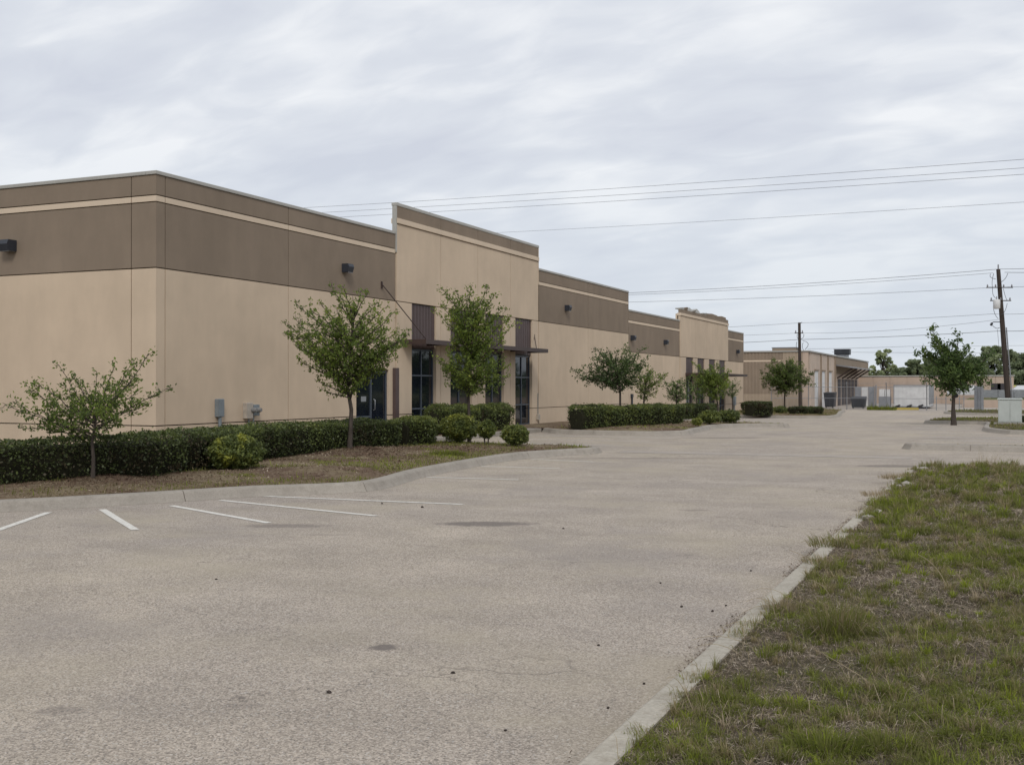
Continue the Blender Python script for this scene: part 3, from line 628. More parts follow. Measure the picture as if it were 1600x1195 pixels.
for p in (1282, 1293, 1304): yy = yF(p, XE2); pE(yy - .12, yy + .12, -.35, 4.62, 'brown_metal', 'pilaster', .12)
for p in (1275.5, 1286, 1297): yy = yF(p, XE2); pE(yy - 1.0, yy + .9, -.3, 3.05, 'white', 'dock_door', .03); pE(yy - 1.15, yy + 1.05, 3.07, 3.2, 'brown_metal', 'door_head', .12)
pE(ye[3] + .2, 146.9, 2.95, 4.62, 'brown_metal', 'siding', .05); pE(ye[3] + .2, 146.9, -.35, 2.93, 'pale_wall', 'wall_panel')
for p in (1311, 1317, 1322, 1327, 1332, 1337): yy = yF(p, XE2); pE(yy - 1.1, yy + 1.1, -.3, 2.4, 'dark_opening', 'dock_door', .04)
MB().box(-45, XE2 + .12, YS2 - .12, YS2 + .1, 4.68, 4.80).build('eave_trim', M['coping'], B2); MB().box(XE2 - .1, XE2 + .12, YS2 + .11, 147, 4.68, 4.80).build('eave_trim', M['coping'], B2)
MB().box(-45, XE2 - .11, YS2 + .11, 147, 4.67, 4.72).build('roof', M['roof'], B2)
MB().add([(XE2 + .06, 116.5, 3.75), (XE2 + .06, 135, 3.75), (XE2 + 1.7, 135, 3.5), (XE2 + 1.7, 116.5, 3.5), (XE2 + .06, 116.5, 3.87), (XE2 + .06, 135, 3.87), (XE2 + 1.7, 135, 3.62), (XE2 + 1.7, 116.5, 3.62)],
         [(0, 3, 2, 1), (4, 5, 6, 7), (0, 1, 5, 4), (1, 2, 6, 5), (2, 3, 7, 6), (3, 0, 4, 7)]).build('awning', M['galv'], B2)
for yy in (117, 121, 125, 129, 133):
    MB().tube([(XE2 + .1, yy, 2.5), (XE2 + .5, yy, 2.75), (XE2 + 1.0, yy, 3.1), (XE2 + 1.6, yy, 3.48)], .08, 6).build('awning_brace', M['canopy'], B2)
def rooftop(px, py0, py1, D, w, d_, label, body):
    p = PD(px, py1, D); q = PD(px, py0, D); c_ = empty('rooftop_unit', (p.x, p.y, 4.72), label, 'air conditioner', 'units on the warehouse roof')
    MB().box(p.x - w / 2, p.x + w / 2, p.y, p.y + d_, max(4.95, p.z), q.z, .04).build('housing', M[body], c_); MB().box(p.x - w / 2 + .2, p.x + w / 2 - .2, p.y + .2, p.y + d_ - .2, 4.721, max(4.95, p.z)).build('curb', M['galv'], c_)
    MB().box(p.x - w / 2 - .05, p.x + w / 2 + .05, p.y - .05, p.y + d_ + .05, q.z + .001, q.z + .06).build('lid', M['galv'], c_)
rooftop(1225, 543.5, 548, 104, 2.2, 2.4, 'low wide brown unit on the warehouse roof left of the pole', 'brown_metal')
rooftop(1315, 546, 554, 122, 1.6, 1.6, 'dark square unit raised on the warehouse roof above the awning', 'dark')
# low far building
Y3 = 137.0; x0_, x1_ = xL(1338, Y3), xL(1584, Y3)
B3 = empty('low_building', ((x0_ + x1_) / 2, Y3, -.4), 'low flat roofed pinkish tan building behind the fence and white container', 'building')
MB().box(x0_, x1_, Y3 + .05, Y3 + 22, -.5, 2.78).build('wall', M['pink_wall'], B3)
n = 9
for i in range(n): a0 = x0_ + (x1_ - x0_) * i / n; MB().box(a0 + .03, a0 + (x1_ - x0_) / n - .03, Y3, Y3 + .049, -.4, 2.76).build('wall_panel', M['pink_wall'], B3)
MB().box(x0_ - .1, x1_ + .1, Y3 - .08, Y3 + 22.1, 2.79, 2.93).build('roof', M['coping'], B3)
for p in (1556, 1566): xx = xL(p, Y3); MB().box(xx - .5, xx + .5, Y3 - .03, Y3 - .001, .2, 2.0).build('window', M['dark_opening'], B3)
# retaining wall and raised grass at the far right
xr0 = xL(1504, 113); o = MB().box(xr0, 22, 113, 113.3, -.5, .40, .01).build('retaining_wall', M['pink_wall'], None, (xr0, 113, -.4)); tag(o, 'low pinkish tan retaining wall beyond the far right fence', 'wall')
tag(MB().box(xr0 + .1, 60, 113.31, 136.5, -.5, .36).build('raised_grass', M['field']), kind='structure')
# grey screen fence on it
fs_ = empty('screen_fence', (xL(1535, 126), 126, .36), 'grey screened fence panels standing above the low retaining wall', 'fence')
xx = xL(1535, 126)
for i in range(7): MB().tube([(xx + i * 1.5, 126, .36), (xx + i * 1.5, 126, 1.35)], .04, 6).build('post', M['galv'], fs_); 
for i in range(6): MB().box(xx + i * 1.5 + .05, xx + i * 1.5 + 1.45, 125.98, 126.01, .5, 1.3).build('screen_panel', M['galv'], fs_)
# ------------------------------------------------------------------ chain link fence
YF_ = 97.7
fx0, fx1 = xL(1205, YF_), xL(1448, YF_)
fe = empty('chain_link_fence', ((fx0 + fx1) / 2, YF_, -.3), 'long galvanised chain link fence in front of the warehouse and container', 'fence')
n = int((fx1 - fx0) / 2.6)
for i in range(n + 1):
    xx = fx0 + (fx1 - fx0) * i / n; MB().tube([(xx, YF_, -.32), (xx, YF_, 1.75), (xx, YF_ - .25, 2.0)] if i % 1 == 0 else [], .04, 6).build('post', M['galv'], fe)
for z_ in (1.62, .66): MB().tube([(fx0, YF_, z_), (fx1, YF_, z_)], .021, 6).build('rail', M['galv'], fe)
for z_, o_ in ((1.85, .1), (1.97, .22)): MB().tube([(fx0, YF_ - o_, z_), (fx1, YF_ - o_, z_)], .008, 3).build('barbed_wire', M['galv'], fe)
def mesh_wires(x0, x1, y, z0, z1, st, parent, r=.004):
    mb = MB(); h = z1 - z0; x_ = x0 - h
    while x_ < x1:
        for sgn in (1, -1):
            xa, xb = (x_, x_ + h) if sgn > 0 else (x_ + h, x_); za, zb = z0, z1
            # clip to x0..x1
            pa = Vector((xa, y, za)); pb = Vector((xb, y, zb))
            if pa.x > pb.x: pa, pb = pb, pa
            if pb.x < x0 or pa.x > x1: continue
            d = pb - pa
            if pa.x < x0: pa = pa + d * ((x0 - pa.x) / d.x)
            d2 = pb - pa
            if pb.x > x1: pb = pb - d2 * ((pb.x - x1) / d2.x)
            if (pb - pa).length > .05: mb.tube([pa, pb], r, 3, False, False)
        x_ += st
    o = mb.build('chain_link', M['galv'], parent); tag(o, kind='stuff'); return o
mesh_wires(fx0, fx1, YF_ + .045, -.28, 1.62, .16, fe)
# folded gate leaves
gt = empty('gate', (xL(1527, 94), 94, -.3), 'stack of tall grey gate leaves standing upright right of the lone tree', 'gate')
xg = xL(1523, 94)
for k_ in range(3):
    x_ = xg + k_ * .22; mb = MB(); mb.tube([(x_, 94, -.3), (x_, 94, 1.75)], .04, 6); mb.tube([(x_ + .16, 94.5, -.3), (x_ + .16, 94.5, 1.75)], .04, 6); mb.tube([(x_, 94, 1.7), (x_ + .16, 94.5, 1.7)], .03, 6); mb.tube([(x_, 94, -.2), (x_ + .16, 94.5, -.2)], .03, 6); mb.build('gate_frame', M['galv'], gt)
    MB().box(x_ + .01, x_ + .17, 94.05, 94.1, -.2, 1.7).build('gate_infill', M['galv'], gt)
fe2 = empty('chain_link_fence', (xL(1470, YF_), YF_, -.3), 'open low rail barrier with posts right of the white container', 'barrier')
for p in (1463, 1478, 1499, 1506): xx = xL(p, YF_); MB().tube([(xx, YF_, -.3), (xx, YF_, .85)], .035, 6).build('post', M['galv'], fe2)
MB().tube([(xL(1449, YF_), YF_, .66), (xL(1510, YF_), YF_, .66)], .021, 6).build('rail', M['galv'], fe2)
fe2.name = 'rail_barrier'
# things in the yard
def dumpster(px0, px1, py0, py1, D, label, m_='dark'):
    p = PD(px0, py1, D); q = PD(px1, py0, D); w = q.x - p.x + (q.y - p.y) * 0; xa, xb = p.x, p.x + (px1 - px0) / F * D / CS * .95
    zb = -.3; c_ = empty('dumpster', ((xa + xb) / 2, p.y, zb), label, 'dumpster')
    mb = MB(); mb.add([(xa + .1, p.y + .1, zb + .1), (xb - .1, p.y + .1, zb + .1), (xb - .1, p.y + 1.4, zb + .1), (xa + .1, p.y + 1.4, zb + .1), (xa, p.y, q.z), (xb, p.y, q.z), (xb, p.y + 1.5, q.z + .15), (xa, p.y + 1.5, q.z + .15)],
        [(0, 3, 2, 1), (4, 5, 6, 7), (0, 1, 5, 4), (1, 2, 6, 5), (2, 3, 7, 6), (3, 0, 4, 7)]); mb.build('body', M[m_], c_)
    for s_ in (.15, .5, .85): xx = xa + (xb - xa) * s_; MB().box(xx - .04, xx + .04, p.y - .06, p.y + .1, zb + .15, q.z - .06).build('rib', M[m_], c_)
    MB().box(xa - .03, xb + .03, p.y - .05, p.y + .75, q.z + .01, q.z + .09).build('lid', M['dark'], c_)
    for xx in (xa + .2, xb - .2): MB().tube([(xx - .04, p.y + .2, zb + .06), (xx + .04, p.y + .2, zb + .06)], .07, 8).build('wheel', M['rubber'], c_)
dumpster(1287, 1303, 615, 636, 101.5, 'tall dark dumpster behind the fence by the warehouse doors')
dumpster(1329, 1350, 622, 637, 99, 'low wide dark dumpster behind the fence under the awning')
# white box trailer
tp = PD(1396, 636, 100); xa = tp.x; xb = xa + 3.05; yt = tp.y
tr = empty('storage_container', ((xa + xb) / 2, yt, -.3), 'white ribbed storage container standing behind the fence with old tyres at its foot', 'container')
MB().box(xa + .06, xb - .06, yt, yt + 7, -.1, 1.72).build('body', M['white'], tr)
for i in range(9): xx = xa + .12 + (xb - xa - .24) * i / 8; MB().box(xx - .035, xx + .035, yt - .03, yt - .001, -.05, 1.66).build('rib', M['white'], tr)
mb = MB(); mb.box(xa, xa + .058, yt - .04, yt + 7, .1, 1.78); mb.box(xb - .058, xb, yt - .04, yt + 7, .1, 1.78); mb.box(xa, xb, yt - .045, yt + 7, 1.725, 1.8); mb.build('frame', M['galv'], tr)
tag(MB().box(xa + .5, xb - .5, 98.7, 98.85, -.33, -.12, .02).build('yellow_beam', M['yellow'], None, (xa + 1.5, 98.7, -.33)), 'yellow painted beam lying on the ground in front of the white container', 'beam')
for xx in (xa + .1, xb - .4): MB().box(xx, xx + .3, yt + .05, yt + .6, -.32, -.102).build('skid', M['dark'], tr)
MB().box(xa, xb, yt - .045, yt + 7, -.17, -.102).build('base_rail', M['galv'], tr)
random.seed(3)
for i, p in enumerate((1402, 1413, 1420, 1430, 1438)):
    q = PD(p, 634, 99.2); mb = MB(); r_ = random.uniform(.14, .2)
    ring = [(q.x + math.cos(t_ * math.pi / 6) * r_, q.y + math.sin(t_ * math.pi / 6) * r_, -.2) for t_ in range(13)]
    mb.tube(ring, r_ * .5, 6, False)
    if i % 2 == 0: mb.tube([(v[0] + .05, v[1], v[2] + r_ * .85 + (v[0] - q.x) * .3) for v in ring], r_ * .45, 6, False); tag(mb.build('old_tyre', M['rubber'], None, (q.x, q.y, -.3)), ('leftmost', 'second from left', 'middle', 'second from right', 'rightmost')[i] + ' black tyre of the row at the white container foot', 'tyre', 'old tyres in front of the white container')
# white cabinet and white sheets
q = PD(1373, 636, 100.5); cab = empty('white_cabinet', (q.x, q.y, -.3), 'white cabinet with two small upper doors left of the container', 'cabinet')
MB().box(q.x, q.x + 1.0, q.y, q.y + .8, -.3, .75).build('base', M['galv'], cab); MB().box(q.x + .04, q.x + .48, q.y + .05, q.y + .7, .76, 1.42).build('door', M['white'], cab); MB().box(q.x + .52, q.x + .96, q.y + .05, q.y + .7, .76, 1.40).build('door', M['white'], cab)
q = PD(1336, 636, 103); sh = empty('sheet_screen', (q.x, q.y, -.3), 'pale grey scratched sheet screen behind the dark dumpster', 'screen')
for i in range(3): MB().box(q.x + i * .58, q.x + i * .58 + .55, q.y, q.y + .05, -.25, 1.6).build('sheet', M['galv'] if i != 1 else M['white'], sh)
MB().box(q.x, q.x + 1.75, q.y + .051, q.y + .1, 1.4, 1.5).build('rail', M['galv'], sh)
q = PD(1365, 636, 99.5); o = MB()
for k_ in range(4): o.tube([(q.x + .16 * (k_ % 2), q.y + .1 * k_, -.3), (q.x + .16 * (k_ % 2) + .02, q.y + .1 * k_, 1.5 + .1 * k_)], .06, 6)
tag(o.build('bundled_posts', M['galv'], None, (q.x, q.y, -.3)), 'bundle of upright grey pipes between the screen and the cabinet', 'pipes')
# cars beyond the wall
def car(x, y, z, ang, col, label):
    cm = plain('car_paint_' + col[0], col[1], .3, .5, 0, .02); c_ = empty('parked_car', (x, y, z), label, 'car', 'cars parked beyond the retaining wall'); c_.rotation_euler.z = ang
    prof = [(-2.15, .35), (-2.2, .75), (-1.9, .92), (-1.35, .98), (-.8, 1.4), (.55, 1.42), (1.25, .98), (2.0, .86), (2.2, .65), (2.15, .35)]
    def loft(pr, w0, w1, name, m_):
        me = MB(); vs = []
        for s_ in (-1, 1):
            for (a_, b_) in pr: w = w0 if b_ < 1.0 else w1; vs.append((a_, s_ * w, b_))
        n_ = len(pr); me.add(vs, [tuple(range(n_)), tuple(range(n_, 2 * n_))[::-1]] + [(i, i + n_, (i + 1) % n_ + n_, (i + 1) % n_) for i in range(n_)])
        o = bpy.data.meshes.new(name); o.from_pydata(me.v, [], me.f); return link(name, o, m_, c_)
    loft(prof, .86, .66, 'body', cm)
    loft([(-1.2, 1.0), (-.78, 1.33), (-.1, 1.34), (-.1, 1.0)], .875, .70, 'window', M['glass']); loft([(0, 1.0), (0, 1.34), (.5, 1.34), (1.05, 1.0)], .875, .70, 'window', M['glass'])
    for a_ in (-1.35, 1.35):
        for s_ in (-1, 1):
            mb = MB(); mb.tube([(a_, s_ * .72, .32), (a_, s_ * .9, .32)], .32, 14); me = bpy.data.meshes.new('wheel'); me.from_pydata(mb.v, [], mb.f); link('wheel', me, M['rubber'], c_)
    return c_
q = PD(1602, 620, 124); car(q.x, q.y, .36, .1, ('white', (.55, .57, .62)), 'pale car at the right edge beyond the retaining wall')
q = PD(1588, 620, 130); car(q.x, q.y, .36, 1.3, ('yellow', (.5, .5, .12)), 'yellow car half hidden behind the pale car')
q = PD(1513, 620, 124); car(q.x, q.y, .36, .0, ('silver', (.55, .56, .58)), 'pale car seen behind the lone tree and gate leaves')
# ------------------------------------------------------------------ utility poles and lines
p0 = PD(1577, 646, 80); p0.z = -.35; p1 = PD(1560, 421, 80)
up = empty('utility_pole', p0, 'tall leaning wooden utility pole with transformer behind the green cabinet', 'utility pole', 'wooden utility poles')
MB().tube([p0, p0.lerp(p1, .5), p1], [.21, .18, .14], 10).build('pole', M['pole'], up)
def arm(py, half, parent, base, top, D=80, ins=4):
    t_ = (CH + (HZ - py) / F * D - base.z) / (top.z - base.z); c_ = base.lerp(top, t_); d = Vector((CS, SN, 0))
    MB().tube([c_ - d * half + Vector((.0, -.18, 0)), c_ + d * half + Vector((0, -.18, 0))], .045, 4).build('crossarm', M['pole'], parent)
    for i in range(ins):
        s_ = -half + .08 + (2 * half - .16) * i / (ins - 1); q_ = c_ + d * s_ + Vector((0, -.18, 0)); MB().tube([q_, q_ + Vector((0, 0, .12)), q_ + Vector((0, 0, .22))], [.03, .06, .03], 6).build('insulator', M['insul'], parent)
    return c_
arm(449.5, .95, up, p0, p1); arm(470, .75, up, p0, p1, ins=3)
q_ = p0.lerp(p1, .875)
MB().tube([p1 + Vector((0, 0, -.1)), p1 + Vector((0, 0, .35))], .05, 6).build('pole_top_pin', M['insul'], up)
c_ = PD(1557.5, 475, 79.6); tk = MB().tube([c_ + Vector((0, 0, -.34)), c_ + Vector((0, 0, -.3)), c_ + Vector((0, 0, .26)), c_ + Vector((0, 0, .32))], [.2, .24, .24, .2], 16).build('transformer', M['white'], up)
MB().tube([c_ + Vector((0, 0, .32)), c_ + Vector((0, 0, .55))], [.05, .03], 6).build('bushing', M['insul'], tk)
for (a_, b_, c__) in (((1553, 427), (1549, 440), (1551, 449)), ((1551, 450), (1550, 462), (1556, 466)), ((1552, 478), (1553, 492), (1560, 498)), ((1574, 474), (1572, 486), (1566, 492)), ((1575, 427), (1572, 437), (1564, 441)), ((1549, 506), (1556, 516), (1562, 512)), ((1568, 451), (1570, 462), (1574, 470)), ((1548, 428), (1544, 434), (1556, 436))):
    pts = [PD(*a_, 79.7), PD(*b_, 79.7), PD(*c__, 79.7)]; pp = [pts[0] * (1 - t) ** 2 + pts[1] * 2 * t * (1 - t) + pts[2] * t * t for t in (0, .25, .5, .75, 1)]; MB().tube(pp, .022, 4).build('jumper_wire', M['wire'], up)
mb = MB(); mb.tube([PD(1548, 505, 79.8), PD(1553, 503, 79.8), PD(1562, 503, 80)], .03, 5); mb.tube([PD(1548, 508, 79.8), PD(1551, 505, 79.8)], [.09, .06], 8); mb.build('cutout_switch', M['darkbox'], up)
MB().tube([p0.lerp(p1, .05) + Vector((.27, -.02, 0)), p0.lerp(p1, .60) + Vector((.24, -.02, 0))], .045, 8).build('conduit', M['galv'], up)
MB().tube([PD(1561, 515, 80) + Vector((-.1, -.1, 0)), PD(1563.5, 545, 80) + Vector((-.1, -.15, 0))], .015, 4).build('guy_wire', M['wire'], up)
p2 = PD(1250.5, 636, 90); p2.z = -.35; p3 = PD(1249, 504, 90)
u2 = empty('utility_pole', p2, 'thinner wooden utility pole in front of the metal warehouse', 'utility pole', 'wooden utility poles')
MB().tube([p2, p3], [.15, .11], 8).build('pole', M['pole'], u2); arm(520.5, .35, u2, p2, p3, 90, 2)
MB().tube([p3 + Vector((0, 0, -.1)), p3 + Vector((.22, 0, .02))], .035, 5).build('insulator', M['insul'], u2)
for (a_, b_, c__) in (((1246, 522), (1244, 528), (1249, 531)), ((1256, 522), (1257, 528), (1251, 530)), ((1254, 532), (1270, 535), (1258, 546)), ((1245, 534), (1242, 545), (1249, 550)), ((1255, 535), (1252, 542), (1256, 548))):
    pts = [PD(*a_, 89.8), PD(*b_, 89.8), PD(*c__, 89.8)]; pp = [pts[0] * (1 - t) ** 2 + pts[1] * 2 * t * (1 - t) + pts[2] * t * t for t in (0, .25, .5, .75, 1)]; MB().tube(pp, .022, 4).build('jumper_wire', M['wire'], u2)
def line(pts, r, label, sag=0.25, name='power_line'):
    P = [PD(*p) for p in pts]; out = []
    for i in range(len(P) - 1):
        n_ = 14
        for j in range(n_): t_ = j / n_; v = P[i].lerp(P[i + 1], t_); v.z -= sag * 4 * t_ * (1 - t_) * .5; out.append(v)
    out.append(P[-1]); o = MB(); o.tube(out, r, 4, False); ob = o.build(name, M['wire']); return tag(ob, label, 'cable', 'overhead cables')
line([(-300, 366, 88), (620, 316.4, 66), (1620, 247.5, 48)], .010, 'highest of the three parallel cables crossing the sky above the building', .1)
line([(-300, 374, 88), (620, 325.6, 66), (1620, 261, 48)], .010, 'middle of the three parallel cables crossing the sky above the building', .1)
line([(-300, 382, 88), (620, 334.4, 66), (1620, 271, 48)], .010, 'lowest of the three parallel cables crossing the sky above the building', .1)
line([(300, 384, 92), (800, 362.5, 78), (1620, 314.5, 54)], .0095, 'single cable below the three, ending over the near tower roof', .1)
line([(700, 473, 100), (985, 457.5, 92), (1561, 420.5, 80)], .019, 'thick cable running left from the very top of the tall pole', .3)
line([(1561, 420.5, 80), (1640, 418, 78)], .019, 'thick cable running right from the very top of the tall pole', .05)
line([(700, 476, 100), (985, 460.5, 92), (1552, 426.5, 80)], .015, 'second cable just under the thick one left of the tall pole', .3)
line([(700, 486, 100), (985, 472, 92), (1548, 449.5, 80)], .015, 'thin cable left of the tall pole at its upper crossarm', .2)
line([(1570, 425.5, 80), (1640, 425, 78)], .02, 'second cable right of the tall pole', .05); line([(1574, 448.5, 80), (1640, 446, 78)], .015, 'thin cable right of the tall pole at its upper crossarm', .05)
line([(1000, 516, 97), (1249, 504.5, 90), (1551, 490.5, 80), (1640, 487, 78)], .014, 'thin cable reaching the top of the far thin pole', .15)
line([(1000, 528, 97), (1246, 520.5, 90)], .012, 'faint cable left of the far thin pole crossarm', .1)
line([(1256, 520.5, 90), (1562, 499, 80)], .012, 'faint cable between the two pole crossarms', .5)
line([(1000, 540, 97), (1249, 530.5, 90), (1564, 517, 80), (1640, 513.5, 78)], .021, 'dark low cable passing both wooden poles', .15)
line([(1262, 545, 110), (1420, 541, 125), (1640, 539, 140)], .018, 'faint distant cable low over the far trees', .1)
line([(1300, 550, 110), (1640, 551, 140)], .018, 'faintest distant cable just above the far tree tops', .1)
# pale green transformer cabinet
gx, gy = G(1578, 663, .18); gb = empty('transformer_cabinet', (gx, gy, gz(gx, gy) + .15), 'pale green metal transformer cabinet on grass at the foot of the tall pole', 'cabinet')
z0_ = gz(gx, gy) + .14; MB().box(gx - .62, gx + .62, gy - .1, gy + 1.0, z0_, z0_ + .10, .01).build('pad', M['kerb'], gb)
MB().box(gx - .45, gx + .45, gy, gy + .85, z0_ + .101, z0_ + 1.04, .02).build('housing', M['green_box'], gb); MB().box(gx - .48, gx + .48, gy - .03, gy + .88, z0_ + 1.042, z0_ + 1.12, .02).build('lid', M['green_box'], gb)
for s_ in (-1, 1): MB().box(gx + (-.42 if s_ < 0 else .01), gx + (-.01 if s_ < 0 else .42), gy - .02, gy - .001, z0_ + .16, z0_ + 1.0).build('door', M['green_box'], gb)
# ------------------------------------------------------------------ foliage
def unit(v): return v / np.maximum(1e-9, np.linalg.norm(v, axis=-1, keepdims=True))
def leaves(P, size, tint, name, up=.6, wid=.5, axis=None, fold=.15):
    n = len(P); a = unit(rng.normal(size=(n, 3))) if axis is None else unit(axis + rng.normal(size=(n, 3)) * .55); nr = rng.normal(size=(n, 3)); nr[:, 2] += up * 2; b = unit(np.cross(nr, a)); nn = np.cross(a, b)
    L = (np.asarray(size) * rng.uniform(.65, 1.3, n))[:, None]; V = np.empty((n, 4, 3))
    V[:, 0] = P - a * L / 2; V[:, 1] = P + b * L * wid / 2 + nn * L * fold - a * L * .05; V[:, 2] = P + a * L / 2; V[:, 3] = P - b * L * wid / 2 + nn * L * fold - a * L * .05
    return npmesh(name, V.reshape(-1, 3), np.arange(n * 4).reshape(-1, 4), np.repeat(tint, 4))
def tree(name, label, base, z0, trunk_pts, r0, targets, size, m='leaf', twigs=9, per=9, group='trees planted along the parking lot', tint0=.5, brk=None, cat='tree', tl=.30, drop=0.0, sub=2):
    """trunk_pts: list of points; targets: (point, start fraction along the trunk)"""
    rt = empty(name, (base[0], base[1], z0), label, cat, group); mb = MB(); org = Vector((base[0], base[1], z0)); LP = []; LT = []; LA = []
    n_ = len(trunk_pts); mb.tube([trunk_pts[0] + Vector((0, 0, -.25))] + trunk_pts, [r0 * 1.5, r0 * 1.25] + [r0 * (1 - .55 * (i + 1) / n_) for i in range(n_ - 1)], 9)
    tp_ = trunk_pts; cum = [0]
    for i in range(1, n_): cum.append(cum[-1] + (tp_[i] - tp_[i - 1]).length)
    def tat(f):
        s = f * cum[-1]
        for i in range(n_ - 1):
            if s <= cum[i + 1] or i == n_ - 2: return tp_[i].lerp(tp_[i + 1], (s - cum[i]) / max(1e-6, cum[i + 1] - cum[i]))
    for (T, f) in targets:
        A = tat(f); d = T - A; L = d.length
        if L < .05: continue
        mid = A + d * .5 + Vector((random.gauss(0, .06), random.gauss(0, .06), random.gauss(-.03, .05))) * L * .9; N = 9
        pts = [A * (1 - t) ** 2 + mid * 2 * t * (1 - t) + T * t * t for t in [i / N for i in range(N + 1)]]
        for i in range(1, N + 1): pts[i] += Vector((random.gauss(0, .012), random.gauss(0, .012), random.gauss(0, .012))) * L
        rr = r0 * .42 * min(1, .45 + L * .22); mb.tube(pts, [rr * (1 - t / (N + .3)) ** .8 + .0025 for t in range(N + 1)], 5, False)
        nt_ = max(3, int(twigs * L)); ti = random.uniform(-.16, .16)
        for q in range(nt_):
            t = .16 + .84 * (q + random.random()) / nt_; i = min(N - 1, int(t * N)); p = pts[i].lerp(pts[i + 1], t * N - i); dd = (pts[i + 1] - pts[i]).normalized()
            side = Vector((random.gauss(0, 1), random.gauss(0, 1), random.gauss(.25, .8))).normalized(); tw = (dd * .75 + side).normalized(); l = tl * (1.15 - .65 * t) * random.uniform(.5, 1.25) * min(1.6, max(.55, L))
            e1 = p + tw * l; e1.z -= drop * l; mb.tube([p, (p + e1) / 2 + Vector((0, 0, .02)) * l, e1], [.006 + .002 * L, .004, .002], 3, False, False)
            segs = [(p, e1)]
            for _ in range(sub):
                st = p.lerp(e1, random.uniform(.2, .9)); s2 = (tw + Vector((random.gauss(0, .8), random.gauss(0, .8), random.gauss(.1, .6)))).normalized(); e2 = st + s2 * l * random.uniform(.35, .6); segs.append((st, e2)); mb.tube([st, e2], [.003, .0015], 3, False, False)
            for (u_, w_) in segs:
                ll = (w_ - u_).length; k_ = max(3, int(per * 3.4 * ll / .3)); tt = rng.uniform(.05, 1.08, k_)[:, None]; U = np.array(u_); Wd = np.array(w_); LP.append(U + (Wd - U) * tt + rng.normal(size=(k_, 3)) * size * .55)
                LA.append(np.repeat([Wd - U], k_, 0) / max(ll, 1e-4)); LT.append(np.full(k_, tint0 + ti) + rng.normal(size=k_) * .15)
            
    P = np.concatenate(LP); T_ = np.concatenate(LT); zz = (P[:, 2] - P[:, 2].min()) / (np.ptp(P[:, 2]) + 1e-6); T_ = T_ + .10 * (vn(P[:, 0], P[:, 2], .35, 4) - .5)
    mb.build('trunk', M['bark'], rt); link('crown', leaves(P - np.array(org), size, np.clip(T_, 0, 1), 'crown', .7, .5, np.concatenate(LA)), M[m], rt); return len(P)
def tp(px, py, D, off=0):
    v = PD(px, py, D + off); return v
def auto(D, cx, cy, hw, hh, n, zf=.9, lo=.15, hi=.95, egg=0.0, cyb=None):
    out = []
    for i in range(n):
        u = random.uniform(-1, 1); ph = (i * 2.399963) ; z = 1 - 2 * (i + .5) / n; r = math.sqrt(max(0, 1 - z * z)); k_ = random.uniform(.78, 1.12)
        x = r * math.cos(ph) * k_ * (1 - egg * z); y = r * math.sin(ph) * k_ * zf * (1 - egg * z); zz = z * random.uniform(.85, 1.08)
        out.append((PD(cx + x * hw, cy - zz * hh, D + y * hw * D / F), lo + (hi - lo) * (zz * .5 + .5) * random.uniform(.6, 1)))
    return out
# tree 1 (low spreading, far left)
random.seed(21); D1 = -SN * T1[0] + CS * T1[1]
zb = .24
tk = [PD(145, 752, D1), PD(146, 715, D1), PD(144, 690, D1), PD(148, 668, D1, ), PD(152, 640, D1)]
tg = [((3, 632), .65, -.3), ((40, 600), .7, .5), ((58, 598), .8, -.5), ((93, 571), .85, -.2), ((112, 590), .9, .5), ((100, 602), .8, .2), ((150, 582), .95, .3), ((180, 565), .95, -.2), ((206, 566), .9, .3), ((170, 590), 1, -.5),
      ((232, 550), .9, .1), ((218, 584), .85, .4), ((262, 606), .8, -.1), ((238, 629), .75, -.3), ((200, 640), .7, .5), ((190, 655), .62, -.5), ((62, 640), .65, .5), ((34, 668), .6, .1), ((95, 665), .6, -.6), ((120, 625), .9, -.7), ((150, 615), 1, .8),
      ((185, 615), .95, -.9), ((75, 618), .75, .9), ((20, 626), .65, .0), ((140, 640), .9, 1.0), ((215, 610), .85, .8), ((110, 645), .8, -1), ((165, 640), .9, -1.0), ((130, 600), 1, -.1), ((160, 625), .9, .1), ((90, 630), .8, .1), ((175, 655), .7, .9)]
tree('young_tree', 'small low spreading young tree in front of the left hedge', T1, zb, tk, .030, [(PD(p[0], p[1], D1 + o), f) for p, f, o in tg], .062, 'leaf', 8.5, 5.0, tint0=.33, tl=.20, sub=2)
# tree 2
D2 = -SN * T2[0] + CS * T2[1]; tk = [PD(546, 703, D2), PD(548, 670, D2), PD(549, 640, D2), PD(543, 605, D2), PD(548, 560, D2), PD(552, 500, D2)]
tg = [(PD(px, py, D2 + o), f) for (px, py), f, o in [((452, 510), .6, .2), ((455, 530), .55, -.4), ((463, 562), .5, .1), ((460, 500), .7, .5), ((490, 592), .42, 0), ((500, 608), .4, -.3), ((465, 476), .75, 0), ((500, 470), .85, .4), ((517, 447), .95, 0), ((530, 460), .95, -.5), ((550, 462), 1, .3),
     ((575, 455), 1, -.2), ((592, 470), .9, .5), ((604, 478), .85, -.3), ((600, 500), .8, .6), ((635, 525), .6, 0), ((640, 522), .62, -.3), ((625, 540), .55, .6), ((612, 552), .5, -.6), ((600, 578), .45, .3), ((570, 595), .42, -.8), ((610, 568), .5, 0), ((480, 540), .6, -.8), ((495, 520), .7, .9)]]
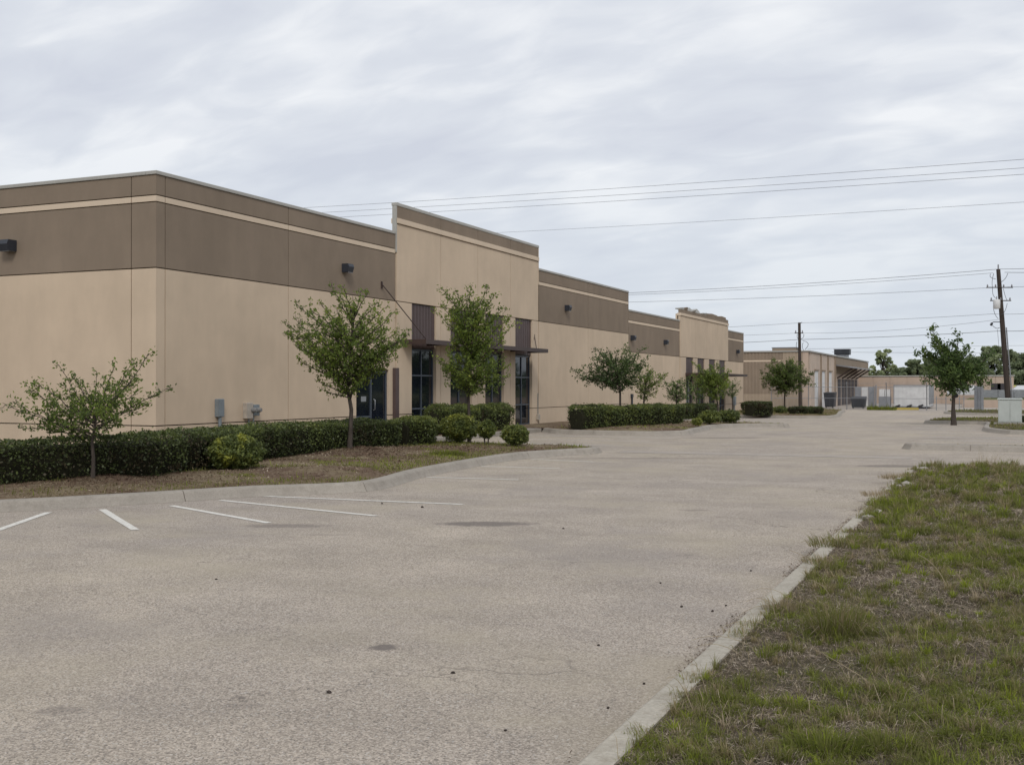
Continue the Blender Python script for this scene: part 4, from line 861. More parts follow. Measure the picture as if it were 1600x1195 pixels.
tg += auto(D2, 545, 534, 74, 58, 46, 1.0, .38, .98) + [(PD(px, py, D2 + o), f) for (px, py), f, o in [((449, 515), .6, -.3), ((472, 545), .5, -.5), ((458, 537), .52, .3), ((483, 480), .8, -.4), ((536, 448), 1, -.4), ((566, 452), 1, .3), ((628, 530), .6, -.5), ((622, 518), .65, .3), ((636, 534), .55, .1), ((520, 598), .42, -.5), ((492, 570), .45, -.7), ((613, 490), .8, -.4)]]
tree('young_tree', 'rounded leafy tree in front of the entrance door left of the tower', T2, .26, tk, .055, tg, .075, 'leaf', 9, 4.6, tint0=.47, tl=.17)
# tree 3
D3 = -SN * T3[0] + CS * T3[1]; tk = [PD(733, 692, D3), PD(733, 655, D3), PD(732, 615, D3), PD(735, 570, D3), PD(736, 500, D3)]
tg = [(PD(px, py, D3 + o), f) for (px, py), f, o in [((692, 450), .9, .1), ((712, 455), .95, -.2), ((735, 447), 1, 0), ((765, 446), 1, .2), ((775, 458), .95, -.3), ((785, 478), .8, 0), ((797, 497), .7, .1), ((800, 505), .65, -.2), ((795, 590), .45, 0), ((688, 475), .85, .4), ((682, 490), .75, -.3), ((680, 560), .5, 0), ((690, 575), .45, .5), ((700, 600), .4, -.4), ((785, 605), .42, .3), ((745, 612), .38, -.5)]]
tg += auto(D3, 738, 568, 52, 40, 40, 1.0, .38, .75) + auto(D3, 738, 505, 42, 44, 32, 1.0, .6, 1.0)
tree('young_tree', 'tall narrow tree standing in front of the near tower windows', T3, .22, tk, .045, tg, .080, 'leaf', 8.5, 5.6, tint0=.44, tl=.21)
# middle bed trees
def mid_tree(T, px, pyb, top, cx, cy, hw, hh, n, label, r0=.05, size=.09, m='leaf', tint=.45, z0=.2, fork=None, tw=5, per=3.0, extra=(), name='young_tree', group='trees planted along the parking lot', tl=.26):
    D = -SN * T[0] + CS * T[1]; fy = fork or (cy + hh * .8); k_ = [PD(px, pyb, D), PD(px + random.uniform(-1, 1), (pyb + fy) / 2, D), PD(px, fy, D), PD(cx, top + (fy - top) * .35, D)]
    tg = auto(D, cx, cy, hw, hh, n, 1.0, .5, 1.0) + [(PD(a_, b_, D + random.uniform(-.4, .4)), random.uniform(.5, .9)) for a_, b_ in extra]
    return tree(name, label, T, gz(*T) + z0, k_, r0, tg, size, m, tw * 1.35, per * 1.45, group, tint, tl=tl)
random.seed(33)
mid_tree(T4, 969, 664, 538, 962, 575, 52, 30, 34, 'slim tree rising from the left part of the middle hedge', tint=.25, extra=[(892, 578), (905, 583), (928, 542), (950, 545), (980, 540), (1005, 545), (1012, 560), (915, 590), (945, 603)], m='leafdark', fork=612)
mid_tree(T5, 1006, 662, 572, 1010, 598, 27, 23, 24, 'second slim tree in the middle bed between two others', tint=.45, size=.085, extra=[(1040, 583), (985, 590), (1020, 574)], fork=628)
mid_tree(T6, 1057, 661, 582, 1058, 608, 25, 20, 24, 'small tree at the mulch edge right of the middle hedge', .04, .085, 'leafdark', .5, extra=[(1035, 590), (1078, 588), (1085, 610)], fork=632)
T7 = (-13.6, 55.5 + 2); T7 = G(1122, 655, .2); mid_tree(T7, 1122, 655, 568, 1115, 598, 26, 30, 34, 'bright green upright tree in front of the far tower windows', .05, .10, 'leaf', .45, fork=636, tw=6, per=3.4, extra=[(1088, 570), (1086, 585), (1140, 580)])
T7b = G(1088, 652, .2); mid_tree(T7b, 1088, 652, 590, 1090, 607, 14, 20, 16, 'dark slim shrub like tree left of the bright green tree', .035, .09, 'leafdark', .4, fork=632)
T8 = G(1144, 651, .1); mid_tree(T8, 1144, 651, 592, 1144, 604, 16, 11, 14, 'little tree with a thin grey stem at the right of the far tower', .04, .09, 'leafdark', .4, fork=618)
mid_tree(T9, 1226, 643, 556, 1228, 588, 40, 30, 46, 'broad tree on the far bed in front of the metal warehouse', .07, .13, 'leaf', .2, extra=[(1190, 600), (1195, 590), (1270, 600), (1205, 562), (1238, 560)], fork=620, tw=3.6, per=2.6, tl=.3)
mid_tree(T10, 1490, 657, 515, 1490, 580, 44, 38, 42, 'lone tree on the grass island right of the drive', .10, .15, 'leafdark', .35, extra=[(1455, 514), (1462, 528), (1497, 522), (1440, 545), (1430, 553), (1437, 592), (1550, 552), (1548, 600), (1545, 590), (1535, 575), (1475, 615), (1510, 612), (1515, 540), (1458, 535), (1452, 518)], fork=618, tw=3.6, per=3.0, tl=.30)
# far trees beyond the buildings
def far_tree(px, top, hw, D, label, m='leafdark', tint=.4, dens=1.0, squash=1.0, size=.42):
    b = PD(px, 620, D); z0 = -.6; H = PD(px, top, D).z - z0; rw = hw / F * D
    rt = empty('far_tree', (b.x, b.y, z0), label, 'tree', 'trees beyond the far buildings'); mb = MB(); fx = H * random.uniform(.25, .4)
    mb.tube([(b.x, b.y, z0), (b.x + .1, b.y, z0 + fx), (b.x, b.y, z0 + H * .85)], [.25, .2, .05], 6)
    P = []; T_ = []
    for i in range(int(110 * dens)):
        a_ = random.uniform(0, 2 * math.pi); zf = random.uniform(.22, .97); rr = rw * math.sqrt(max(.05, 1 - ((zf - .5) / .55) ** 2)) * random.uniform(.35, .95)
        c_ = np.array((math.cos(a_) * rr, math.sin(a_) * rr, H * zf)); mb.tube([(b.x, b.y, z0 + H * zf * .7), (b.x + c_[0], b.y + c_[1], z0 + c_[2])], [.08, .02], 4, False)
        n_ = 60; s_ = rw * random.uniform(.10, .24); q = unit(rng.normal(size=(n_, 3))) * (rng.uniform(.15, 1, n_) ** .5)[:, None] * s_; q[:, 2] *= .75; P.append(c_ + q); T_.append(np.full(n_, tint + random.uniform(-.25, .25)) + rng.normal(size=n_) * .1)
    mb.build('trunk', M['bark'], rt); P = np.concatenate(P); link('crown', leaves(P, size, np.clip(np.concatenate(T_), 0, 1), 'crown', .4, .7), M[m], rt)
random.seed(9)
FT = [(1380, 546, 19, 175, 'pale airy tree behind the awning end', 'leaf', .55, .8), (1362, 574, 12, 190, 'small thin tree just right of the awning tip', 'leafdark', .5, .6), (1428, 562, 20, 160, 'dark dense tree left of the lone tree behind the low roof', 'leafdark', .3, 1.3), (1405, 574, 14, 170, 'dark tree low between two taller far trees', 'leafdark', .3, 1),
      (1455, 560, 22, 165, 'dark far tree seen through the left side of the lone tree', 'leafdark', .3, 1.1), (1520, 556, 24, 170, 'far tree just right of the lone tree crown', 'leafdark', .4, 1.2), (1550, 541, 24, 165, 'tall far tree left of the leaning pole', 'leaf', .3, 1.1), (1580, 547, 22, 160, 'far tree directly behind the leaning pole', 'leafdark', .45, 1.2),
      (1604, 552, 24, 150, 'dark far tree at the right edge of the view', 'leafdark', .25, 1.4), (1590, 580, 30, 148, 'low dark bushy tree above the parked cars', 'leafdark', .2, 1.4), (1535, 575, 24, 160, 'low bushy far tree behind the gate leaves', 'leafdark', .3, 1.2), (1340, 572, 8, 160, 'small tree top showing over the warehouse roof', 'leafdark', .5, .5), (1650, 545, 30, 150, 'far tree just outside the right edge', 'leafdark', .4, 1.2), (1490, 565, 20, 175, 'far tree directly behind the lone tree', 'leafdark', .35, 1)]
for (px, top, hw, D, lb, m_, ti, de) in FT: far_tree(px, top, hw, D, lb, 'leafhazy', ti + .1 if m_ == 'leafdark' else ti + .3, de)
# the wood across the road (right, behind the camera's edge), mirrored in the windows
P = []; 
for i in range(170):
    x_ = random.uniform(55, 75); y_ = -60 + i * 1.7; h_ = random.uniform(5, 9); n_ = 70; q = unit(rng.normal(size=(n_, 3))) * rng.uniform(.5, 1, n_)[:, None] * np.array((3, 3, h_ / 2)); P.append(np.array((x_, y_, h_ / 2)) + q)
P = np.concatenate(P); o = link('woodland', leaves(P, 1.3, np.clip(rng.normal(.4, .2, len(P)), 0, 1), 'woodland', .4, .8), M['leafdark']); tag(o, 'dark wood across the road out of view', 'trees', None, 'stuff')
# hedges
def hedge(path, w, h, z0, label, n_m2=900, size=.05, tint=.35, yell=None, name='clipped_hedge', group='clipped hedges along the building', cat='hedge', seed=1, rd=0.0):
    pts = resample(path, .25); S_ = [0]
    for i in range(1, len(pts)): S_.append(S_[-1] + (pts[i] - pts[i - 1]).length)
    L = S_[-1]; X = np.array([p.x for p in pts]); Y = np.array([p.y for p in pts]); s = np.array(S_); per = 2 * h + w; n = int(n_m2 * (L * per + w * h * 2)); ss = rng.uniform(-.0, L, n)
    cx = np.interp(ss, s, X); cy = np.interp(ss, s, Y); dx_ = np.interp(ss + .1, s, X) - np.interp(ss - .1, s, X); dy_ = np.interp(ss + .1, s, Y) - np.interp(ss - .1, s, Y); dl = np.hypot(dx_, dy_) + 1e-9; nx, ny = dy_ / dl, -dx_ / dl
    th = rng.uniform(-.12, math.pi + .12, n); e_ = .42 + rd; cxs = np.sign(np.cos(th)) * np.abs(np.cos(th)) ** e_; czs = np.sign(np.sin(th)) * np.abs(np.sin(th)) ** e_
    # mostly sample cross-section perimeter; taper at the ends
    en = np.minimum(1, np.minimum(ss, L - ss) / (w * .45)); en = np.sqrt(1 - (1 - en) ** 2 + 1e-6)
    bump_ = 1 + .30 * (vn(ss, th, .55, seed) - .5) + .16 * (vn(ss, th * .5, .22, seed + 2) - .5); dep = 1 - np.abs(rng.normal(0, .09, n)); k_ = bump_ * dep
    hh_ = h * (1 + .13 * (vn(ss, ss * 0, 1.2, seed + 5) - .5) + .07 * (vn(ss, cxs, .35, seed + 6) - .5)); P = np.stack([cx + nx * cxs * w / 2 * k_ * en, cy + ny * cxs * w / 2 * k_ * en, gza(cy) + z0 + .02 + np.maximum(0, (.5 + .5 * czs * 1.0 * k_ * (.72 + .28 * en)) * hh_ - .5 * hh_ * (th < 0) - .0)], 1)
    # spread the side leaves all the way down
    side = rng.uniform(0, 1, n) < .5 - rd; P[side, 2] = gza(cy[side]) + z0 + .03 + rng.uniform(0, .93, side.sum()) * hh_[side]; P[side, 0] = (cx + nx * np.sign(cxs) * w / 2 * k_ * en)[side]; P[side, 1] = (cy + ny * np.sign(cxs) * w / 2 * k_ * en)[side]
    # undercut towards the ground
    zr = (P[:, 2] - z0 - gza(cy)) / h; uc = np.clip(1.0 - .22 * np.clip(1 - zr / .35, 0, 1), 0, 1); P[:, 0] = cx + (P[:, 0] - cx) * uc; P[:, 1] = cy + (P[:, 1] - cy) * uc
    sp = rng.uniform(size=n) < .03; P[sp, 2] += rng.uniform(0, .07, sp.sum())
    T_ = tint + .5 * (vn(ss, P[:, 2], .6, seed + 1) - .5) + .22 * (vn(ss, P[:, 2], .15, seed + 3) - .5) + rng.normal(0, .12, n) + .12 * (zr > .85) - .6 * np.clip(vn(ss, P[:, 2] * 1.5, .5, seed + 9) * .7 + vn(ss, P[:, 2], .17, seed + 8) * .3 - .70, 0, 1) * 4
    org = (pts[0].x, pts[0].y, gz(pts[0].x, pts[0].y) + z0); rt = empty(name, org, label, cat, group)
    link('foliage', leaves(P - np.array(org), size, np.clip(T_, 0, 1), 'foliage', .35, .6), M['hedge'], rt)
    # woody inner mass
    mb = MB(); vs = []; prof = [(-.40, 0.02), (-.42, .5), (-.42, .78), (-.3, .86), (0, .89), (.3, .86), (.42, .78), (.42, .5), (.40, .02)]
    sel = list(range(0, len(pts), 2)); sel = sel if sel[-1] == len(pts) - 1 else sel + [len(pts) - 1]
    for i in sel:
        p = pts[i]; d = (pts[min(i + 1, len(pts) - 1)] - pts[max(i - 1, 0)]).normalized(); m_ = Vector((d.y, -d.x, 0)); ee = min(1, (min(S_[i], L - S_[i]) + .12) / (w * .5)); ee = math.sqrt(1 - (1 - ee) ** 2)
        for (a_, b_) in prof: und = .82 if b_ < .1 else 1; vs.append((p.x + m_.x * a_ * w * (.93 - rd * .6) * ee * und, p.y + m_.y * a_ * w * (.93 - rd * .6) * ee * und, gz(p.x, p.y) + z0 - .02 + b_ * h * (.75 + .25 * ee)))
    n_ = len(prof); fs = [(i * n_ + q, (i + 1) * n_ + q, (i + 1) * n_ + q + 1, i * n_ + q + 1) for i in range(len(sel) - 1) for q in range(n_ - 1)] + [tuple(range(n_)), tuple(range((len(sel) - 1) * n_, len(sel) * n_))[::-1]]
    mb.add(vs, fs); mb.build('twigs', M['hedgecore'], rt); return n
def bush(px, py, hw, top, label, tint=.55, size=.055, nl=5000, z0=.2, stems=5, clear=.12, group='loose shrubs at the bed ends', name='shrub', dd=0.0, gold=0):
    x, y = G(px, py, z0); D = -SN * x + CS * y; r = hw / F * D; H = (py - top) / F * D; g = gz(x, y) + z0
    rt = empty(name, (x, y, g), label, 'shrub', group); c = np.array((0, 0, H * (clear + (1 - clear) / 2))); d = unit(rng.normal(size=(nl, 3)))
    az = np.arctan2(d[:, 1], d[:, 0]); lump = 1 + .35 * (vn(az * 2 + 9, d[:, 2] * 2, .8, px % 7) - .5) + .22 * (vn(az * 2, d[:, 2] * 2, .3, px % 5) - .5)
    k_ = (1 - np.abs(rng.normal(0, .16, nl))) * lump; P = c + d * np.array((r, r, H * (1 - clear) / 2)) * k_[:, None]; zr = P[:, 2] / H; P[:, 2] = np.maximum(P[:, 2], .03)
    T_ = tint + .3 * (vn(P[:, 0] * 3, P[:, 2] * 3, .6, 2) - .5) + rng.normal(0, .13, nl) + gold * np.clip(vn(P[:, 0] + P[:, 1], P[:, 2], .18, 8) - .45, 0, 1) * 2.2 * (k_ > .8)
    link('foliage', leaves(P, size, np.clip(T_, 0, 1), 'foliage', .4, .6), M['hedge'], rt)
    mb = MB()
    for i in range(stems):
        a_ = random.uniform(0, 6.28); mb.tube([(x + math.cos(a_) * .03, y + math.sin(a_) * .03, g - .1), (x + math.cos(a_) * r * .25, y + math.sin(a_) * r * .25, g + H * .3), (x + math.cos(a_) * r * .55, y + math.sin(a_) * r * .55, g + H * .65)], [.018, .013, .006], 5, False)
    o = bpy.data.objects; st = mb.build('stems', M['bark'], rt)
    bm = bmesh.new(); bmesh.ops.create_icosphere(bm, subdivisions=2, radius=1)
    for v in bm.verts: n1 = .62 + .2 * mnoise.noise(v.co * 1.7 + Vector((px, 0, 0))); v.co = Vector((v.co.x * r * n1, v.co.y * r * n1, c[2] + v.co.z * H * (1 - clear) / 2 * n1))
    me = bpy.data.meshes.new('twigs'); bm.to_mesh(me); bm.free(); link('twigs', me, M['hedgecore'], rt)
random.seed(40)
hedge([(-22, 10.4), (-17.5, 10.9), (-14.9, 11.6), (-13.5, 12.9), (-13.1, 14.4), (-13.35, 16.2), (-13.9, 18.4), (-14.0, 20.5), (-13.95, 22.7), (-13.85, 24.1)], 1.12, .67, .22, 'long dark clipped hedge in front of the near wall', 1050, .05, .30, seed=1)
hedge([(-13.8, 24.45), (-13.6, 25.6)], 1.15, .70, .20, 'short lighter hedge block ending the long hedge near the tower', 1000, .052, .45, seed=4, rd=.12)
hedge([(-16.45, 31.2), (-16.4, 34), (-16.3, 36.6)], 1.0, .82, .2, 'rounded hedge under the near tower windows', 800, .06, .42, seed=6, rd=.25)
a_ = G(884, 671, .2); b_ = G(1052, 662, .2); hedge([(a_[0] - .1, a_[1] + 1.25), ((a_[0] + b_[0]) / 2 - .1, (a_[1] + b_[1]) / 2 + .9), (b_[0], b_[1] + .6)], 1.15, .78, .2, 'clipped hedge filling the front of the middle bed', 620, .065, .42, seed=8, rd=.08)
a_ = G(1052, 655, .2); b_ = G(1110, 652, .2); hedge([a_, b_], 1.2, .70, .2, 'dark hedge below the far tower', 420, .08, .18, seed=10, rd=.25)  # darkest leaf tint of the hedges
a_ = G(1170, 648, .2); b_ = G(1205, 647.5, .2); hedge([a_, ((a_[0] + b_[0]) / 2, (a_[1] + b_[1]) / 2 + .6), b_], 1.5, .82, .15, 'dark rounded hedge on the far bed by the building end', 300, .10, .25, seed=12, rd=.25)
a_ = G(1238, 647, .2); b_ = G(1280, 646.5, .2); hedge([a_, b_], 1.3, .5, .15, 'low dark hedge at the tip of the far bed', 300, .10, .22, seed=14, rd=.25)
bush(366, 733, 42, 680, 'loose yellow green shrub bulging in front of the long hedge', .56, .06, 7500, .22, 6, .02, gold=.6)
bush(716, 693, 30, 647, 'bright rounded shrub at the bed end left of the thin trunk', .62, .06, 6000, .2, 6, .10, gold=.3)
bush(760, 696, 15, 657, 'smallest shrub with bare stems showing below', .60, .055, 2200, .2, 6, .30)
bush(805, 697.5, 21, 664, 'round shrub at the very tip of the near bed', .58, .055, 3600, .2, 6, .06, gold=.2)
bush(656, 692, 27, 655, 'rounded shrub just left of the gap before the tower', .48, .058, 4200, .2, 7, .05)
bush(1108, 661, 17, 641, 'green shrub in the middle bed left of its tip', .6, .08, 2200, .2, 4, .0); bush(1138, 659.5, 19, 640, 'green shrub at the right tip of the middle bed', .5, .08, 2400, .2, 4, .0)
bush(1089, 665, 9, 653, 'small yellow green weed clump in the middle bed', .85, .06, 700, .2, 3, .0); bush(1219, 646, 12, 634, 'small shrub beside the broad far tree', .5, .10, 600, .2, 3, 0)
bush(1598, 660, 12, 650, 'dark low shrub right of the green cabinet', .2, .1, 600, .2, 3, 0)
# ------------------------------------------------------------------ grass, litter, weeds
def blades(P, h, w, lean, tint, name, az=None):
    n = len(P); az = rng.uniform(0, 2 * math.pi, n) if az is None else az; d = np.stack([np.cos(az), np.sin(az), np.zeros(n)], 1); s = np.stack([-np.sin(az + rng.normal(0, .7, n)), np.cos(az), np.zeros(n)], 1)
    h = h[:, None]; w = w[:, None]; lean = lean[:, None]; up = np.array((0, 0, 1.0)); V = np.empty((n, 5, 3))
    V[:, 0] = P - s * w / 2; V[:, 1] = P + s * w / 2; m_ = P + up * h * .55 * np.cos(lean * .5) + d * h * .5 * np.sin(lean * .5); V[:, 2] = m_ + s * w * .42; V[:, 3] = m_ - s * w * .42; V[:, 4] = P + up * h * np.cos(lean) + d * h * np.sin(lean)
    b = np.arange(n)[:, None] * 5; T = np.concatenate([b + np.array([[0, 1, 2]]), b + np.array([[0, 2, 3]]), b + np.array([[3, 2, 4]])], 0); return npmesh(name, V.reshape(-1, 3), T, np.repeat(tint, 5))
def view_pts(n, poly, near, far, pw=1.6, pxlo=-60, pxhi=1660):
    """points on the ground inside the polygon, density falling off with distance"""
    u = rng.uniform(size=n); D = (near ** (2 - pw) + u * (far ** (2 - pw) - near ** (2 - pw))) ** (1 / (2 - pw)); px = rng.uniform(pxlo, pxhi, n); Xc = (px - 800) / F * D
    x = CS * Xc - SN * D; y = SN * Xc + CS * D; ok = inpoly(x, y, poly); return x[ok], y[ok], D[ok]
def patch(x, y): return .34 * vn(x, y, 1.1, 1) + .34 * vn(x, y, .36, 2) + .32 * vn(x, y, .13, 3)
x, y, D = view_pts(700000, VG, 4.2, 26, 1.15, 880, 1760)
pt = patch(x, y); green = np.clip((pt - .40) / .20, 0, 1); keep = rng.uniform(size=len(x)) < (.17 + .36 * green); x, y, D, pt, green = x[keep], y[keep], D[keep], pt[keep], green[keep]
z = bedz(x, y, VG, VB['base'], VB['rise'], VB['bump']) - .005; n = len(x); sc = np.clip(D / 9, .75, 2.0)
h = rng.gamma(2.2, .015, n) * (.8 + .8 * green) * (.8 + .3 * sc); w = rng.uniform(.0025, .005, n) * sc; lean = np.abs(rng.normal(1.25, .4, n)); dry = rng.uniform(size=n) < (.50 - .36 * green)
AZ = 2 * math.pi * vn(x, y, .35, 12) * 2 + rng.normal(0, .9, n); far_g = np.clip((D - 12) / 8, 0, 1); tint = np.where(dry & (rng.uniform(size=n) > far_g * .6), rng.uniform(.0, .3, n), .44 + .42 * green * vn(x, y, .5, 6) + rng.normal(0, .09, n)); tint = np.clip(tint, 0, 1)
tag(link('verge_grass', blades(np.stack([x, y, z], 1), h, w, lean, tint, 'verge_grass', AZ), M['grass']), 'short patchy green and dry grass covering the right verge', 'grass', None, 'stuff'); NB = n
# low clumps with blades fanning outwards
cx_, cy_, cD = view_pts(5200, VG, 4.4, 24, 1.05, 890, 1740); kp = rng.uniform(size=len(cx_)) < np.clip(patch(cx_, cy_) * 1.9 - .35, .1, 1); cx_, cy_, cD = cx_[kp], cy_[kp], cD[kp]
K = 55; m_ = len(cx_); cs_ = rng.uniform(.5, 1.5, m_) * np.clip(cD / 9, .8, 1.8); ct = np.clip(rng.normal(.56, .24, m_), .02, 1)
az = rng.uniform(0, 2 * math.pi, (m_, K)); q = rng.uniform(0, 1, (m_, K)) * .035 * cs_[:, None]; X_ = (cx_[:, None] + np.cos(az) * q).ravel(); Y_ = (cy_[:, None] + np.sin(az) * q).ravel(); ok = inpoly(X_, Y_, VG); CS_ = np.repeat(cs_, K); A_ = az.ravel() + rng.normal(0, .4, m_ * K); CT = np.repeat(ct, K); DD_ = np.repeat(cD, K)
n_ = m_ * K; lean_ = np.clip(rng.uniform(.2, 1.45, n_), 0, 1.4); me = blades(np.stack([X_, Y_, bedz(X_, Y_, VG, VB['base'], VB['rise'], VB['bump']) - .004], 1)[ok], (rng.uniform(.035, .10, n_) * CS_)[ok], (np.clip(DD_ / 9, .8, 2) * rng.uniform(.0035, .006, n_))[ok], lean_[ok], np.clip(CT + rng.normal(0, .1, n_), 0, 1)[ok], 'weed_clumps', A_[ok])
tag(link('weed_clumps', me, M['grass']), 'low spreading weed and grass clumps all over the verge', 'weeds', None, 'stuff')
# flat dead grass litter
x, y, D = view_pts(330000, VG, 4.2, 24, 1.0, 880, 1760); keep = rng.uniform(size=len(x)) < np.clip(1.45 - patch(x, y) * 1.4, .3, 1); x, y, D = x[keep], y[keep], D[keep]
z = bedz(x, y, VG, VB['base'], VB['rise'], VB['bump']) + .006; n = len(x); a_ = rng.normal(size=(n, 3)); a_[:, 2] *= .22
tag(link('dead_grass', leaves(np.stack([x, y, z], 1), np.clip(D / 9, .7, 2) * .075, np.clip(rng.normal(.36, .28, n) + .25 * (vn(x, y, .5, 9) - .5), 0, 1), 'dead_grass', 1.2, .05, a_, .12), M['litter']), 'greyish dead grass stems lying matted on the verge', 'dead grass', None, 'stuff')
# ragged growth over the kerb top
n = 16000; y = rng.uniform(3.6, 23, n); x = -1.47 - np.abs(rng.normal(0, .055, n)); keep = (vn(x * 0, y, .55, 21) * .6 + vn(x * 0, y, .17, 22) * .4) > .66 - .16 * np.clip((y - 10) / 6, 0, 1) + .5 * np.clip(-1.5 - x, 0, .3); x, y = x[keep], y[keep]; n = len(x)
tag(link('kerb_grass', blades(np.stack([x, y, np.where(x < -1.64, .0, .10)], 1), rng.gamma(3, .016, n), np.clip(y / 9, .7, 2) * .004, np.abs(rng.normal(.9, .4, n)), np.clip(rng.normal(.42, .25, n), 0, 1), 'kerb_grass', rng.normal(math.pi, 1.3, n)), M['grass']), 'ragged grass creeping over the verge kerb', 'grass', None, 'stuff')
# tufts that stand out
def tuft(px, py, r, h, n, tint, label, name='grass_clump', wd=.005, spread=1.0, seedheads=0, z0=.12, tv=.12, m='grass', group='clumps standing out of the verge', lean0=.5, cat='grass clump'):
    x, y = G(px, py, z0); g = gz(x, y) + z0 - .03; a_ = rng.uniform(0, 2 * math.pi, n); q = np.sqrt(rng.uniform(0, 1, n)) * r; P = np.stack([np.cos(a_) * q, np.sin(a_) * q * .8, np.zeros(n)], 1)
    me = blades(P, rng.uniform(.4, 1.1, n) * h, np.full(n, wd) * rng.uniform(.7, 1.3, n), np.clip(lean0 * rng.uniform(.2, 1.5, n) * (.4 + q / r), 0, 1.4) * spread, np.clip(rng.normal(tint, tv, n), 0, 1), name, a_ + rng.normal(0, .5, n))
    o = link(name, me, M[m]); o.location = (x, y, g); ORG[o.name] = Vector((x, y, g)); tag(o, label, cat, group)
    return o
tuft(1308, 990, .13, .36, 620, .52, 'tall dark green bunch grass standing near the kerb', wd=.0032, seedheads=1, lean0=.95, tv=.22)
tuft(1225, 952, .15, .17, 340, .25, 'thin brownish seed grass left of the tall bunch', wd=.003, lean0=.8)
tuft(1480, 1010, .22, .10, 800, .90, 'bright green low weed patch at the right', wd=.007, lean0=1.1)
tuft(1550, 1030, .18, .09, 500, .85, 'second bright low weed patch at the right edge', wd=.007, lean0=1.1)
tuft(1500, 880, .33, .10, 1100, .92, 'brightest yellow green grass patch in the middle of the verge', wd=.007, lean0=1.0)
tuft(1400, 790, .35, .17, 900, .88, 'fresh green clump by the broken kerb end', wd=.009, lean0=.9)
tuft(1290, 1165, .18, .12, 900, .70, 'olive grass clump near the bottom edge', wd=.0045, lean0=1.0)
tuft(1385, 1165, .14, .12, 600, .62, 'narrow bladed clump right of the olive clump', wd=.004, lean0=.9)
tuft(1240, 1095, .10, .07, 300, .88, 'small fresh green sprig beside dead litter', wd=.005, lean0=1.0)
tuft(1345, 1015, .08, .08, 260, .92, 'small bright sprig just below the tall bunch grass', wd=.006, lean0=1.0)
tuft(1120, 1090, .08, .10, 220, .6, 'small tuft leaning over the kerb edge', wd=.004)
tuft(1320, 850, .35, .16, 600, .45, 'grey green grass overhanging the kerb', wd=.006, lean0=.9, tv=.2)
tuft(1290, 878, .2, .14, 360, .35, 'dry tuft spilling over the kerb', wd=.005, lean0=1.0, tv=.2)
tuft(1400, 745, .3, .14, 300, .18, 'brown dead weeds at the kerb corner', wd=.007, lean0=.9)
tuft(1460, 728, .3, .16, 300, .55, 'small weeds at the far corner of the verge', wd=.008); tuft(1378, 772, .3, .13, 260, .12, 'brown weeds lying over the kerb face', wd=.007, lean0=1.1)
tuft(1540, 730, .2, .40, 26, .12, 'sparse tall seed stalks on the far verge edge', wd=.010, lean0=.4)
tuft(700, 709, .42, .16, 900, .70, 'light green grass tuft near the kerb of the near bed', wd=.009, z0=.2, lean0=.9, group='clumps in the planting bed'); tuft(388, 745, .3, .10, 420, .78, 'green weeds at the foot of the yellow green shrub', wd=.008, z0=.2, group='clumps in the planting bed')
# arching seed stalks
def stalk(pts, r, label, head=True):
    c_ = [Vector(p) for p in pts]; mb = MB(); N = 10; q = [c_[0] * (1 - t) ** 2 + c_[1] * 2 * t * (1 - t) + c_[2] * t * t for t in [i / N for i in range(N + 1)]]; mb.tube(q, [r * (1 - .5 * i / N) for i in range(N + 1)], 4, False)
    o = mb.build('seed_stalk', M['chip'] if not head else M['straw'], None, c_[0]); tag(o, label, 'grass stalk', 'dry seed stalks')
M['straw'] = plain('straw', (.36, .30, .20), .8, .2, 0, .2, 20)
def st2(b, m_, t_, hb, r, label):
    x0, y0 = G(*b, .12); D = -SN * x0 + CS * y0; stalk([(x0, y0, .10), PD(m_[0], m_[1], D), PD(t_[0], t_[1], D)], r, label)
st2((1484, 925), (1468, 880), (1434, 866), 0, .004, 'long pale stalk arching over the middle of the verge'); st2((1303, 850), (1308, 825), (1331, 803), 0, .003, 'thin stalk leaning right above the kerb'); st2((1275, 882), (1262, 868), (1233, 859), 0, .003, 'thin stalk leaning left over the pavement')
st2((1300, 935), (1290, 910), (1263, 905), 0, .003, 'pale stalk beside the tall bunch grass'); st2((1348, 1052), (1320, 1040), (1285, 1020), 0, .003, 'short pale stalk below the tall bunch'); st2((1560, 825), (1555, 810), (1553, 795), 0, .004, 'upright pale stalk at the right of the verge')
for i, (bx, by, ex, ey) in enumerate(((1205, 950, 1150, 965), (1200, 955, 1165, 940), (1180, 975, 1120, 985), (1150, 1005, 1080, 1000), (1135, 1020, 1085, 1012), (1215, 935, 1170, 925), (1060, 1110, 1040, 1060), (1082, 1090, 1078, 1040))):
    st2((bx + 25, by), ((bx + ex) / 2 + 10, min(by, ey) - 18), (ex, ey), 0, .0022, ('second farthest thin brown runner arching over the verge kerb', 'third farthest runner, rising highest over the verge kerb', 'long runner lying over the kerb beside the tall bunch grass', 'longest low runner reaching onto the pavement', 'runner just nearer than the longest low one', 'farthest thin brown runner crossing the verge kerb', 'upright stem standing at the kerb edge, nearer of two', 'upright stem standing at the kerb edge, farther of two')[i])
